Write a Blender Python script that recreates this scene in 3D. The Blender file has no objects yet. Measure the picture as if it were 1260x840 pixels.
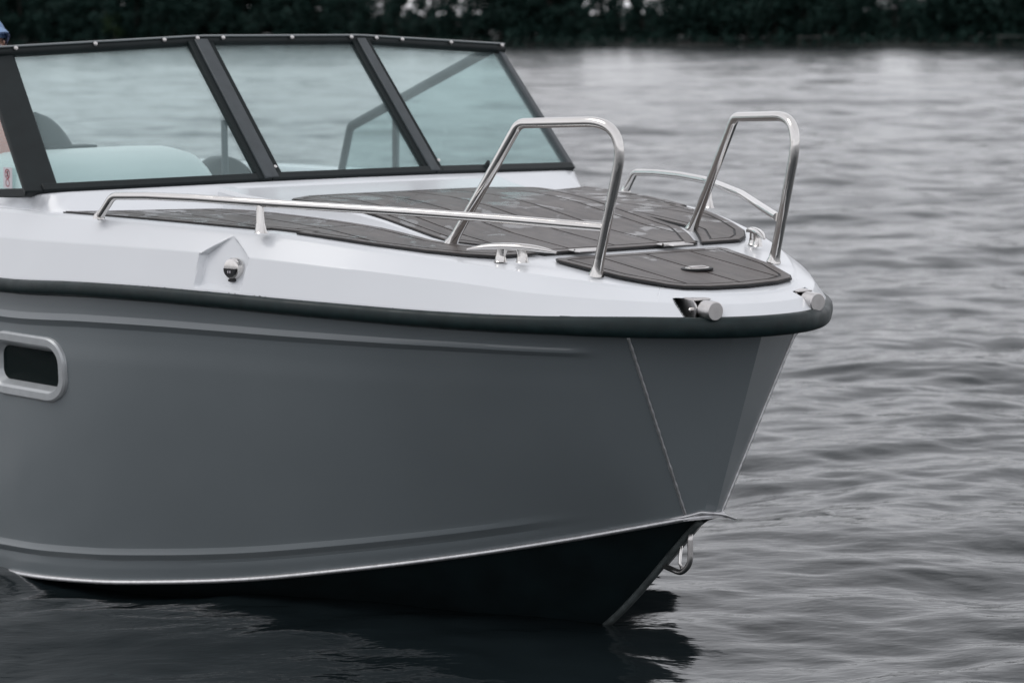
import bpy, bmesh, math, random
import numpy as np
from mathutils import Vector, Matrix, noise
R = math.radians
C = bpy.context.scene.collection
scn = bpy.context.scene

# ------------------------------------------------------------------ camera, sky, sun, exposure
cam_d = bpy.data.cameras.new('camera'); cam = bpy.data.objects.new('camera', cam_d); C.objects.link(cam)
CAM = Vector((5.075, -4.380, 1.786))
fw = Vector((-0.81471369, 0.56644141, -0.12403927)); rt = Vector((0.57133031, 0.82070651, -0.00474428)); up = Vector((-0.09911248, 0.07473263, 0.99226597))
M = Matrix.Identity(4)
for i in range(3):
    M[i][0] = rt[i]; M[i][1] = up[i]; M[i][2] = -fw[i]; M[i][3] = CAM[i]
cam.matrix_world = M
cam_d.sensor_width = 36; cam_d.lens = 3000/1260*36; cam_d.clip_start = .2; cam_d.clip_end = 9000
cam_d.dof.use_dof = True; cam_d.dof.focus_distance = 6.9; cam_d.dof.aperture_fstop = 4.8
scn.camera = cam

w = bpy.data.worlds.new("World"); scn.world = w; w.use_nodes = True
nt = w.node_tree; nt.nodes.clear(); L = nt.links.new
wo = nt.nodes.new('ShaderNodeOutputWorld'); bg = nt.nodes.new('ShaderNodeBackground')
sky = nt.nodes.new('ShaderNodeTexSky'); sky.sky_type = 'NISHITA'; sky.sun_disc = False
SUN_EL, SUN_AZ = R(52), R(215)          # azimuth measured clockwise from +Y
sky.sun_elevation = SUN_EL; sky.sun_rotation = SUN_AZ; sky.dust_density = 3; sky.air_density = 1
tc = nt.nodes.new('ShaderNodeTexCoord'); sep = nt.nodes.new('ShaderNodeSeparateXYZ'); L(tc.outputs['Generated'], sep.inputs[0])
# an even cloud deck: raised at the horizon above overhead to brighten the water, softly mottled
mr = nt.nodes.new('ShaderNodeMapRange'); mr.inputs[1].default_value = -.02; mr.inputs[2].default_value = .9
mr.inputs[3].default_value = 9.7; mr.inputs[4].default_value = 8.2; L(sep.outputs[2], mr.inputs[0])
cmap = nt.nodes.new('ShaderNodeMapping'); cmap.inputs['Scale'].default_value = (1.2, 1.2, 4.5); L(tc.outputs['Generated'], cmap.inputs[0])
cn = nt.nodes.new('ShaderNodeTexNoise'); cn.inputs['Scale'].default_value = 2.2; cn.inputs['Detail'].default_value = 5; L(cmap.outputs[0], cn.inputs['Vector'])
cr = nt.nodes.new('ShaderNodeMapRange'); cr.inputs[1].default_value = .3; cr.inputs[2].default_value = .7; cr.inputs[3].default_value = .84; cr.inputs[4].default_value = 1.14
L(cn.outputs[0], cr.inputs[0])
mu = nt.nodes.new('ShaderNodeMath'); mu.operation = 'MULTIPLY'; L(mr.outputs[0], mu.inputs[0]); L(cr.outputs[0], mu.inputs[1])
cc = nt.nodes.new('ShaderNodeVectorMath'); cc.operation = 'SCALE'; cc.inputs[0].default_value = (.985, .99, 1.035); L(mu.outputs[0], cc.inputs['Scale'])
mx = nt.nodes.new('ShaderNodeMixRGB'); mx.inputs[0].default_value = .93; L(sky.outputs[0], mx.inputs[1]); L(cc.outputs[0], mx.inputs[2])
L(mx.outputs[0], bg.inputs[0]); bg.inputs[1].default_value = .10; L(bg.outputs[0], wo.inputs[0])
sd = bpy.data.lights.new('sun', 'SUN'); sd.energy = .5; sd.angle = R(25); sd.color = (1, .98, .95)
so = bpy.data.objects.new('sun', sd); C.objects.link(so)
sdir = Vector((math.sin(SUN_AZ)*math.cos(SUN_EL), math.cos(SUN_AZ)*math.cos(SUN_EL), math.sin(SUN_EL)))
so.rotation_euler = sdir.to_track_quat('Z', 'Y').to_euler(); so.location = (0, 0, 30)
vs = scn.view_settings; vs.view_transform = 'Standard'; vs.look = 'None'; vs.gamma = 1; vs.exposure = .12
scn.render.engine = 'CYCLES'
scn.cycles.max_bounces = 10; scn.cycles.transparent_max_bounces = 16; scn.cycles.glossy_bounces = 5

# ------------------------------------------------------------------ materials
def mat(name, col, rough=.5, metal=0, bump=None, var=None, coat=0, spec=.5, rvar=None, coords='Object'):
    """col base; var=(scale, amount, detail) colour mottling; bump=(scale, strength, dist); rvar=(scale, lo, hi)"""
    m = bpy.data.materials.new(name); m.use_nodes = True; t = m.node_tree; b = t.nodes['Principled BSDF']; k = t.links.new
    b.inputs['Base Color'].default_value = (*col, 1); b.inputs['Roughness'].default_value = rough; b.inputs['Metallic'].default_value = metal
    b.inputs['Specular IOR Level'].default_value = spec
    if coat: b.inputs['Coat Weight'].default_value = coat; b.inputs['Coat Roughness'].default_value = .12
    co = t.nodes.new('ShaderNodeTexCoord')
    def ns(scale, det=4, stretch=None):
        n = t.nodes.new('ShaderNodeTexNoise'); n.inputs['Scale'].default_value = scale; n.inputs['Detail'].default_value = det
        if stretch:
            mp = t.nodes.new('ShaderNodeMapping'); mp.inputs['Scale'].default_value = stretch; k(co.outputs[coords], mp.inputs[0]); k(mp.outputs[0], n.inputs['Vector'])
        else: k(co.outputs[coords], n.inputs['Vector'])
        return n
    if var:
        n = ns(var[0], var[2] if len(var) > 2 else 4, var[3] if len(var) > 3 else None)
        r = t.nodes.new('ShaderNodeMapRange'); r.inputs[1].default_value = .3; r.inputs[2].default_value = .7
        r.inputs[3].default_value = 1-var[1]; r.inputs[4].default_value = 1+var[1]; k(n.outputs[0], r.inputs[0])
        v = t.nodes.new('ShaderNodeVectorMath'); v.operation = 'SCALE'; v.inputs[0].default_value = col; k(r.outputs[0], v.inputs['Scale']); k(v.outputs[0], b.inputs['Base Color'])
    if rvar:
        n = ns(rvar[0], 3, rvar[3] if len(rvar) > 3 else None); r = t.nodes.new('ShaderNodeMapRange'); r.inputs[1].default_value = .35; r.inputs[2].default_value = .65
        r.inputs[3].default_value = rvar[1]; r.inputs[4].default_value = rvar[2]; k(n.outputs[0], r.inputs[0]); k(r.outputs[0], b.inputs['Roughness'])
    if bump:
        n = ns(bump[0], 4, bump[3] if len(bump) > 3 else None); bm = t.nodes.new('ShaderNodeBump'); bm.inputs['Strength'].default_value = bump[1]; bm.inputs['Distance'].default_value = bump[2]
        k(n.outputs[0], bm.inputs['Height']); k(bm.outputs[0], b.inputs['Normal'])
    return m
m_gel = mat('white_gelcoat', (.755, .775, .80), .26, var=(6, .008, 1), coat=.25)
m_hull = mat('grey_hull_paint', (.160, .183, .194), .32, var=(1.6, .05), rvar=(5, .28, .36), coat=.65)
m_hull.node_tree.nodes['Principled BSDF'].inputs['Coat Roughness'].default_value = .2
m_anti = mat('black_antifouling', (.006, .013, .015), .7, var=(8, .3), spec=.2)
m_rub = mat('black_rubber', (.008, .018, .019), .5, spec=.32, var=(30, .25), bump=(160, .12, .002), rvar=(20, .34, .5))
m_alu = mat('bare_aluminium', (.62, .62, .63), .42, .9, var=(60, .12), bump=(220, .25, .002))
m_ss = mat('polished_stainless', (.72, .70, .68), .10, 1, rvar=(25, .05, .18))
m_sat = mat('satin_stainless', (.62, .60, .59), .30, 1, var=(40, .08))
m_blackp = mat('black_anodised', (.009, .014, .015), .5, .0, var=(20, .15), spec=.3)
m_greyp = mat('dark_grey_anodised', (.046, .056, .062), .42, 0, var=(20, .12))
m_caulk = mat('black_caulk', (.016, .017, .018), .55)
m_gasket_shade = mat('rubber_gasket_pocket_shade', (.007, .012, .013), .6, spec=.25)
m_console = mat('white_console', (.80, .82, .82), .4)
m_darkvinyl = mat('charcoal_vinyl', (.03, .034, .036), .6, bump=(90, .3, .003))
m_frame = mat('silver_frame', (.46, .48, .49), .36, .4, var=(30, .06))
m_dglass = mat('smoked_glass', (.004, .009, .009), .12, spec=.05)
m_trim = mat('dull_trim', (.22, .24, .245), .4, .3)
m_lens = mat('black_lens', (.01, .011, .013), .12)
m_labelw = mat('sticker_white', (.72, .68, .72), .5)
m_red = mat('sticker_red', (.35, .03, .05), .5)
m_floor = mat('cockpit_floor', (.2, .2, .2), .7, var=(12, .1))

def deck_mat():
    m = bpy.data.materials.new('grey_foam_decking'); m.use_nodes = True; t = m.node_tree; b = t.nodes['Principled BSDF']; k = t.links.new
    co = t.nodes.new('ShaderNodeTexCoord')
    mp = t.nodes.new('ShaderNodeMapping'); mp.inputs['Scale'].default_value = (1, 1, 1); k(co.outputs['Object'], mp.inputs[0])
    wet = t.nodes.new('ShaderNodeTexNoise'); wet.inputs['Scale'].default_value = 9; wet.inputs['Detail'].default_value = 4; wet.inputs['Distortion'].default_value = .6; k(mp.outputs[0], wet.inputs['Vector'])
    # puddles gather on the after part of the deck
    sp = t.nodes.new('ShaderNodeSeparateXYZ'); k(co.outputs['Object'], sp.inputs[0])
    ra = t.nodes.new('ShaderNodeMapRange'); ra.inputs[1].default_value = -.35; ra.inputs[2].default_value = -1.5; ra.inputs[3].default_value = -.13; ra.inputs[4].default_value = .015; k(sp.outputs[0], ra.inputs[0])
    ad = t.nodes.new('ShaderNodeMath'); k(wet.outputs[0], ad.inputs[0]); k(ra.outputs[0], ad.inputs[1])
    st = t.nodes.new('ShaderNodeMapRange'); st.inputs[1].default_value = .545; st.inputs[2].default_value = .58; k(ad.outputs[0], st.inputs[0])
    damp = t.nodes.new('ShaderNodeMapRange'); damp.inputs[1].default_value = .38; damp.inputs[2].default_value = .58; k(ad.outputs[0], damp.inputs[0])
    ro = t.nodes.new('ShaderNodeMixRGB'); ro.inputs[1].default_value = (.46,)*3+(1,); ro.inputs[2].default_value = (.22,)*3+(1,); k(st.outputs[0], ro.inputs[0]); k(ro.outputs[0], b.inputs['Roughness'])
    fine = t.nodes.new('ShaderNodeTexNoise'); fine.inputs['Scale'].default_value = 5; fine.inputs['Detail'].default_value = 6
    mp2 = t.nodes.new('ShaderNodeMapping'); mp2.inputs['Scale'].default_value = (1, 6, 1); k(co.outputs['Object'], mp2.inputs[0]); k(mp2.outputs[0], fine.inputs['Vector'])
    cr_ = t.nodes.new('ShaderNodeValToRGB'); cr_.color_ramp.elements[0].position = .3; cr_.color_ramp.elements[0].color = (.076, .065, .060, 1)
    cr_.color_ramp.elements[1].position = .72; cr_.color_ramp.elements[1].color = (.136, .119, .111, 1); k(fine.outputs[0], cr_.inputs[0])
    dk = t.nodes.new('ShaderNodeMixRGB'); dk.blend_type = 'MULTIPLY'; dk.inputs[2].default_value = (.72, .73, .75, 1); k(damp.outputs[0], dk.inputs[0]); k(cr_.outputs[0], dk.inputs[1]); k(dk.outputs[0], b.inputs['Base Color'])
    g = t.nodes.new('ShaderNodeTexNoise'); g.inputs['Scale'].default_value = 380; k(co.outputs['Object'], g.inputs['Vector'])
    iv = t.nodes.new('ShaderNodeMath'); iv.operation = 'SUBTRACT'; iv.inputs[0].default_value = 1; k(st.outputs[0], iv.inputs[1])
    bs = t.nodes.new('ShaderNodeMath'); bs.operation = 'MULTIPLY'; bs.inputs[1].default_value = .5; k(iv.outputs[0], bs.inputs[0])
    bm = t.nodes.new('ShaderNodeBump'); bm.inputs['Distance'].default_value = .0012; k(bs.outputs[0], bm.inputs['Strength']); k(g.outputs[0], bm.inputs['Height']); k(bm.outputs[0], b.inputs['Normal'])
    return m
m_deck = deck_mat()

def glass_mat():
    m = bpy.data.materials.new('teal_tinted_glass'); m.use_nodes = True; t = m.node_tree; t.nodes.clear(); k = t.links.new
    o = t.nodes.new('ShaderNodeOutputMaterial'); tr = t.nodes.new('ShaderNodeBsdfTransparent'); tr.inputs[0].default_value = (.865, .935, .93, 1)
    gl = t.nodes.new('ShaderNodeBsdfGlossy'); gl.inputs['Roughness'].default_value = .02; gl.inputs[0].default_value = (.9, 1, .99, 1)
    lw = t.nodes.new('ShaderNodeLayerWeight'); lw.inputs[0].default_value = .5
    pw = t.nodes.new('ShaderNodeMath'); pw.operation = 'POWER'; pw.inputs[1].default_value = 5; k(lw.outputs['Facing'], pw.inputs[0])
    fr = t.nodes.new('ShaderNodeMapRange'); fr.inputs[3].default_value = .04; fr.inputs[4].default_value = 1; k(pw.outputs[0], fr.inputs[0])
    # a film of drizzle and salt: a faint diffuse veil
    df = t.nodes.new('ShaderNodeBsdfDiffuse'); df.inputs[0].default_value = (.62, .74, .76, 1)
    n = t.nodes.new('ShaderNodeTexNoise'); n.inputs['Scale'].default_value = 3; co = t.nodes.new('ShaderNodeTexCoord'); k(co.outputs['Object'], n.inputs['Vector'])
    r = t.nodes.new('ShaderNodeMapRange'); r.inputs[1].default_value = .3; r.inputs[2].default_value = .7; r.inputs[3].default_value = .05; r.inputs[4].default_value = .085; k(n.outputs[0], r.inputs[0])
    a = t.nodes.new('ShaderNodeMixShader'); k(r.outputs[0], a.inputs[0]); k(tr.outputs[0], a.inputs[1]); k(df.outputs[0], a.inputs[2])
    x = t.nodes.new('ShaderNodeMixShader'); k(fr.outputs[0], x.inputs[0]); k(a.outputs[0], x.inputs[1]); k(gl.outputs[0], x.inputs[2]); k(x.outputs[0], o.inputs[0])
    return m
m_glass = glass_mat()

# ------------------------------------------------------------------ mesh helpers
class MB:
    def __init__(s): s.v = []; s.f = []
    def add(s, vs, fs):
        o = len(s.v); s.v += [tuple(v) for v in vs]; s.f += [tuple(i+o for i in f) for f in fs]; return s
    def box(s, c, d, rz=0, taper=1, bev=0):
        x, y, z = (k/2 for k in d); ca, sa = math.cos(rz), math.sin(rz); P = []
        lv = [(-z, 1-0), (z, taper)] if not bev else [(-z, 1-bev/min(x, y)), (-z+bev, 1), (z-bev, taper), (z, taper*(1-bev/min(x, y)))]
        for zz, t in lv:
            for a, b in ((-1, -1), (1, -1), (1, 1), (-1, 1)):
                px, py = a*x*t, b*y*t; P.append((c[0]+px*ca-py*sa, c[1]+px*sa+py*ca, c[2]+zz))
        n = len(lv); F = [(3, 2, 1, 0), tuple(range(4*n-4, 4*n))]
        for k in range(n-1):
            for i in range(4): j = (i+1) % 4; F.append((4*k+i, 4*k+j, 4*k+4+j, 4*k+4+i))
        return s.add(P, F)
    def tube(s, pts, r, n=16, caps=True, flat=None):
        """sweep a circle (or ellipse: flat=(ru, rv, up)) along pts; r may be a list"""
        pts = [Vector(p) for p in pts]; N = len(pts); T = []
        for i in range(N):
            d = (pts[min(i+1, N-1)]-pts[max(i-1, 0)]).normalized(); T.append(d)
        ref = Vector((0, 0, 1)) if abs(T[0].z) < .9 else Vector((1, 0, 0))
        if flat: ref = Vector(flat[2])
        u = (ref-T[0]*ref.dot(T[0])).normalized(); P = []
        for i in range(N):
            if flat: u = (ref-T[i]*ref.dot(T[i])).normalized()
            else: u = (u-T[i]*u.dot(T[i])).normalized()
            v = T[i].cross(u); rr = r[i] if isinstance(r, (list, tuple)) else r
            a, b = (rr*flat[0], rr*flat[1]) if flat else (rr, rr)
            for k in range(n):
                th = 2*math.pi*k/n; P.append(pts[i]+u*math.cos(th)*a+v*math.sin(th)*b)
        F = [(i*n+k, i*n+(k+1) % n, (i+1)*n+(k+1) % n, (i+1)*n+k) for i in range(N-1) for k in range(n)]
        if caps: F += [tuple(range(n-1, -1, -1)), tuple(range((N-1)*n, N*n))]
        return s.add(P, F)
    def cyl(s, a, b, r, n=20, r2=None, bev=0):
        a, b = Vector(a), Vector(b); r2 = r if r2 is None else r2; d = (b-a).normalized()
        if bev: return s.tube([a, a+d*bev, b-d*bev, b], [r-bev, r, r2, r2-bev], n)
        return s.tube([a, b], [r, r2], n)
    def prism(s, pts, z0, z1):
        n = len(pts); P = [(x, y, z0) for x, y in pts]+[(x, y, z1) for x, y in pts]
        return s.add(P, [tuple(range(n-1, -1, -1)), tuple(range(n, 2*n))]+[(i, (i+1) % n, n+(i+1) % n, n+i) for i in range(n)])
    def grid(s, G, close=False):
        a, b = len(G), len(G[0]); P = [p for r_ in G for p in r_]
        F = [(i*b+j, i*b+j+1, (i+1)*b+j+1, (i+1)*b+j) for i in range(a-1) for j in range(b-1)]
        return s.add(P, F)
    def build(s, name, m, parent=None, smooth=False, bevel=0, weld=False, flip=False):
        me = bpy.data.meshes.new(name); me.from_pydata(s.v, [], s.f); me.materials.append(m)
        bm = bmesh.new(); bm.from_mesh(me)
        if weld: bmesh.ops.remove_doubles(bm, verts=bm.verts, dist=1e-5)
        bmesh.ops.recalc_face_normals(bm, faces=bm.faces)
        if flip: bmesh.ops.reverse_faces(bm, faces=bm.faces)
        bm.to_mesh(me); bm.free()
        o = bpy.data.objects.new(name, me); C.objects.link(o)
        if parent: o.parent = parent
        if smooth:
            for p in me.polygons: p.use_smooth = True
            if smooth is not True: me.set_sharp_from_angle(angle=R(smooth))
        if bevel:
            bv = o.modifiers.new('bevel', 'BEVEL'); bv.width = bevel; bv.segments = 3; bv.limit_method = 'ANGLE'; bv.angle_limit = R(30)
            for p in me.polygons: p.use_smooth = True
            me.set_sharp_from_angle(angle=R(35)); 
        return o
def empty(name, label=None, cat=None, loc=(0, 0, 0), parent=None, group=None):
    o = bpy.data.objects.new(name, None); C.objects.link(o); o.location = loc; o.empty_display_size = .1
    if parent: o.parent = parent
    tag(o, label, cat, group); return o
def tag(o, label=None, cat=None, group=None, kind=None):
    if label: o['label'] = label
    if cat: o['category'] = cat
    if group: o['group'] = group
    if kind: o['kind'] = kind
    return o
def fillet(pts, rads, n=10):
    """round the inner corners of a polyline"""
    pts = [Vector(p) for p in pts]; out = [pts[0]]
    for i in range(1, len(pts)-1):
        p, a, b = pts[i], pts[i-1], pts[i+1]; r = rads[i-1]
        if r <= 0: out.append(p); continue
        da, db = (a-p).normalized(), (b-p).normalized(); ang = da.angle(db); d = r/math.tan(ang/2)
        d = min(d, (a-p).length*.95, (b-p).length*.95); q0, q1 = p+da*d, p+db*d
        for k in range(n+1):
            t = k/n; out.append(q0.lerp(p, t).lerp(p.lerp(q1, t), t) if False else (q0*(1-t)**2+p*2*t*(1-t)+q1*t*t))
    out.append(pts[-1]); return out
def dens(pts, step):
    out = []
    for a, b in zip(pts[:-1], pts[1:]):
        a, b = Vector(a), Vector(b); n = max(1, int((b-a).length/step)); out += [a.lerp(b, k/n) for k in range(n)]
    out.append(Vector(pts[-1])); return out
def interp(x, xs, ys):
    return float(np.interp(x, xs, ys))
def hermite(x, xs, ys):
    """monotone-ish cubic through a table, xs ascending"""
    xs = list(xs); i = max(0, min(len(xs)-2, int(np.searchsorted(xs, x))-1)); h = xs[i+1]-xs[i]; t = min(1, max(0, (x-xs[i])/h))
    def sl(k):
        if k == 0: return (ys[1]-ys[0])/(xs[1]-xs[0])
        if k == len(xs)-1: return (ys[-1]-ys[-2])/(xs[-1]-xs[-2])
        a = (ys[k]-ys[k-1])/(xs[k]-xs[k-1]); b = (ys[k+1]-ys[k])/(xs[k+1]-xs[k])
        return 0 if a*b < 0 else 2*a*b/(a+b) if a+b else 0
    m0, m1 = sl(i)*h, sl(i+1)*h
    return (2*t**3-3*t*t+1)*ys[i]+(t**3-2*t*t+t)*m0+(-2*t**3+3*t*t)*ys[i+1]+(t**3-t*t)*m1

# ------------------------------------------------------------------ the boat's lines (x forward, y port, z up, water at z = 0)
OX = [(.055, 0), (.052, .05), (.035, .12), (-.005, .20), (-.06, .270), (-.126, .335), (-.20, .405), (-.276, .465), (-.375, .535), (-.474, .595), (-.60, .66), (-.727, .72),
      (-.88, .782), (-1.03, .84), (-1.2, .898), (-1.37, .95), (-1.55, 1.006), (-1.73, 1.056), (-2.02, 1.125), (-2.3, 1.178), (-2.8, 1.235), (-3.5, 1.27), (-5.0, 1.28), (-6.6, 1.25)]
def catmull(P, per):
    out = []
    P = [Vector((p[0], p[1], 0)) for p in P]; P = [Vector((P[1].x, -P[1].y, 0))]+P+[P[-1]*2-P[-2]]
    for i in range(1, len(P)-2):
        L_ = (P[i+1]-P[i]).length; n = max(2, int(L_/per(P[i])))
        a, b, c_, d = P[i-1], P[i], P[i+1], P[i+2]
        ta = (c_-a)/max((c_-a).length, 1e-6)*L_; tb = (d-b)/max((d-b).length, 1e-6)*L_
        for k in range(n):
            t = k/n; out.append(b*(2*t**3-3*t*t+1)+ta*(t**3-2*t*t+t)+c_*(-2*t**3+3*t*t)+tb*(t**3-t*t))
    out.append(P[-2]); return out
def step(p):
    if -1.62 < p.x < -1.1: return .005
    return .003 if p.x > -.24 else (.03 if p.x > -2.6 else .12)
OUT = catmull(OX, step)                    # port half outline of the rub rail
def nrm(i):
    a, b = OUT[max(0, i-1)], OUT[min(len(OUT)-1, i+1)]; d = (b-a).normalized(); n = Vector((-d.y, d.x, 0))
    if i == 0: n = Vector((1, 0, 0))
    return n if n.y*OUT[i].y >= 0 and (n.y > 0 or i == 0) else -n
NRM = [nrm(i) for i in range(len(OUT))]
xsB = [p.x for p in OUT][::-1]; ysB = [p.y for p in OUT][::-1]
def B(x): return interp(x, xsB, ysB)
def dz(x): return hermite(x, [-6.6, -2.4, -2, -1.3, -.88, -.63, -.34, -.14, 0, .1], [1.19, 1.224, 1.223, 1.21, 1.18, 1.157, 1.125, 1.103, 1.090, 1.083])
def zc(x): return hermite(x, [-6.6, -2.5, -1.66, -1.3, -.97, -.6, -.344, -.1, .1], [1.11, 1.135, 1.143, 1.137, 1.125, 1.104, 1.080, 1.066, 1.058])
def rz(x): return hermite(x, [-6.6, -2.45, -2.0, -1.6, -1.1, -.5, .1], [-.030, -.016, .002, .009, .006, .0, .002])
def trunk_h(x): return hermite(x, [-3, -2.15, -1.9, -1.6, -1.4, -1.14, -.9, 0], [.078, .072, .044, .045, .036, .012, 0, 0])
def trunk_y(x): return interp(x, [-3, -2.05, -1.88, -1.584, -1.217, -.93, -.84, -.66], [.60, .56, .515, .48, .46, .452, .41, .30])
smooth01 = lambda t: 0 if t <= 0 else 1 if t >= 1 else t*t*(3-2*t)

boat = empty('motorboat', 'grey hulled motorboat with white deck, tinted windshield and steel bow rails', 'motorboat')

# ---- deck moulding : rub edge > crease > deck edge > deck
LTS = 1
def arclen():
    s = [0]
    for a, b in zip(OUT[:-1], OUT[1:]): s.append(s[-1]+(b-a).length)
    return s
ARC = arclen()
def arc_at(x): return interp(-x, [-p.x for p in OUT[24:]], ARC[24:]) 
def arc_y(y): return interp(y, [p.y for p in OUT[:300] if p.y < .45], ARC[:sum(1 for p in OUT[:300] if p.y < .45)])
S_LIGHT = arc_at(-1.398); S_FAIR = arc_y(.232)
def prof(i):
    """rows of (inset, z) on station i, dense enough for the recesses"""
    x = OUT[i].x; zt = dz(x); z_c = zc(x); inset = .10 if x < -.1 else .088
    base = [(0.004, .975+rz(x)), (0, 1.0+rz(x)), (0, 1.024+rz(x)), (.036, z_c), (inset-.012, zt-.009), (inset-.003, zt-.002), (inset+.012, zt)]
    rows = []
    sub = [1, 2, 26, 20, 3, 3]
    for (a, za), (b, zb), n in zip(base[:-1], base[1:], sub):
        for k in range(n): rows.append((a+(b-a)*k/n, za+(zb-za)*k/n))
    rows.append(base[-1]); return rows
def recess(side, i, inset, z):
    s = ARC[i]
    if side < 0:                      # pocket round the navigation light, starboard only
        ds = s-S_LIGHT; zt, zb, zm = 1.196, 1.036, 1.135
        if zb-.01 < z < zt and abs(ds) < .14:
            wid = .105 if z < zm else .105*(zt-z)/(zt-zm)
            wid *= 1 if z >= zm else .92+.08*(z-zb)/(zm-zb)
            tgt = .031+(.049)*(z-1.05)/(.14)
            e = smooth01((wid-abs(ds))/.012)*smooth01((z-zb)/.012)
            if tgt > inset: inset = inset+(tgt-inset)*e
    # pocket behind each bow fairlead
    ds = s-S_FAIR
    if abs(ds) < .09 and z > 1.02:
        f = (z-1.024)/.05              # 0 at the rail, 1 at the top of the notch
        lo, hi = -.030, .024+.040*f
        lo = -.078 if side > 0 else -.044; e = smooth01((ds-lo)/.008)*smooth01((hi-ds)/.008)*smooth01((1.076-z)/.006)*smooth01((z-1.018)/.005)
        inset = inset+.085*e
    return inset
mb = MB()
for side in (-1, 1):
    G = []
    for i in range(len(OUT)):
        p, n = OUT[i], NRM[i]; row = []
        for inset, z in prof(i):
            ii = recess(side, i, inset, z); q = p-n*ii; row.append((q.x, side*q.y, z))
        G.append(row)
    mb.grid(G)
    # deck sheet from the edge to the centreline (forward) or to the cockpit coaming (aft)
    rows_x = [r[-1] for r in G]
    D = []
    for e in rows_x:
        x = e[0]; ye = abs(e[1]); yi = 0 if x > -2.35 else ye-.14
        if x <= -2.35:
            D.append([(x, side*ye, e[2]), (x, side*(ye-.05), e[2]), (x, side*(ye-.10), e[2]+.0), (x, side*yi, e[2])])
        else: D.append([(x, side*(ye*(1-k/3)), e[2]) for k in range(4)])
    mb.grid(D)
    # inner coaming wall of the cockpit
    Wl = [[d[3], (d[3][0], d[3][1], .45)] for d in D if d[0][0] <= -2.35]
    mb.grid(Wl)
deck = mb.build('deck_moulding', m_gel, boat, smooth=24, weld=True)
# shadow inside the fairlead pockets is painted black on their deep faces
deck.data.materials.append(m_gasket_shade)
nose = [p for p in OUT if p.x > -.35]
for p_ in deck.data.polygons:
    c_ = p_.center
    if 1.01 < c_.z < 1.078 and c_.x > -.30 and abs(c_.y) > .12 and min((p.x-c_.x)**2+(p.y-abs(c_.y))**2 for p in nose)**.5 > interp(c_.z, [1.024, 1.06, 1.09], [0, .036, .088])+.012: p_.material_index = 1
# front bulkhead of the cockpit under the windshield
MB().box((-2.36, 0, .84), (.03, 2.1, .765)).build('bulkhead', m_gel, boat)
MB().box((-4.5, 0, .42), (4.3, 2.2, .05)).build('cockpit_floor', m_floor, boat)

# ---- raised foredeck (trunk) and windshield coaming
mb = MB(); xs = [-.70, -.84, -.9, -1.0, -1.12, -1.25, -1.4, -1.5, -1.6, -1.73, -1.86, -2.0, -2.12]
T_, S_ = [], []
for x in xs:
    y = trunk_y(x); h = max(trunk_h(x), .0012); z = dz(x)
    T_.append([(x, -y-.006, z-.003), (x, -y, z+h*.8), (x, -y+.008, z+h), (x, -y*.5, z+h+.0), (x, 0, z+h), (x, y*.5, z+h), (x, y-.008, z+h), (x, y, z+h*.8), (x, y+.006, z-.003)])
mb.grid(T_)
mb.build('raised_foredeck', m_gel, boat, smooth=25)
WB = [(-2.374, 1.076, 1.284), (-2.178, .330, 1.303), (-2.178, -.330, 1.303), (-2.374, -1.076, 1.284)]   # windshield base, port to starboard
def wb(y):
    a = abs(y); return (interp(a, [0, .33, 1.076, 1.2], [-2.165, -2.178, -2.374, -2.41]), interp(a, [0, .33, 1.076, 1.2], [1.304, 1.303, 1.284, 1.28]))
mb = MB(); G = []
def csec(x, y, ox, oy, bz, fz, rx):
    """outer foot, outer shoulder, top, inner top, inner foot; (ox, oy) points outwards"""
    return [(x+ox*rx, y+oy*rx, fz-.003), (x+ox*(rx-.012), y+oy*(rx-.012), fz+.004), (x+ox*.045, y+oy*.045, bz-.006), (x+ox*.030, y+oy*.030, bz), (x-ox*.05, y-oy*.05, bz+.001), (x-ox*.055, y-oy*.055, bz-.10)]
SX = [-6.5, -5.6, -4.6, -4.2, -3.8, -3.4, -3.0, -2.7, -2.5]
def side_secs(sd):
    out = []
    for x in SX:
        bz = interp(x, [-6.5, -4.1, -2.5, -2.374], [1.18, 1.205, 1.268, 1.280]); y0 = 1.062
        out.append(csec(x, sd*y0, 0, sd, bz, dz(x)+.001, B(x)-.114-y0))
    return out
G += side_secs(-1)
c1_ = csec(-2.40, -1.058, .5, -.86, 1.281, dz(-2.4), .035); c2_ = csec(-2.38, -1.045, .93, -.36, 1.283, dz(-2.3), .085)
G += [c1_, c2_]
for y in [-1.0, -.85, -.7, -.62, -.56, -.5, -.33, -.15, 0, .15, .33, .5, .56, .62, .7, .85, 1.0]:
    bx, bz = wb(y); a_ = abs(y); fx = interp(a_, [0, .5, .56, .62, 1.0, 1.12], [-2.09, -2.09, -2.06, -2.045, -2.20, -2.27]); fz = dz(fx)+(trunk_h(fx) if a_ < .56 else -.002)
    G.append(csec(bx, y, 1, 0, bz, fz, fx-bx))
G += [[(x, -y, z) for x, y, z in c2_], [(x, -y, z) for x, y, z in c1_]]+side_secs(1)[::-1]
mb.grid(G); mb.build('windshield_coaming', m_gel, boat, smooth=62)

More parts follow.
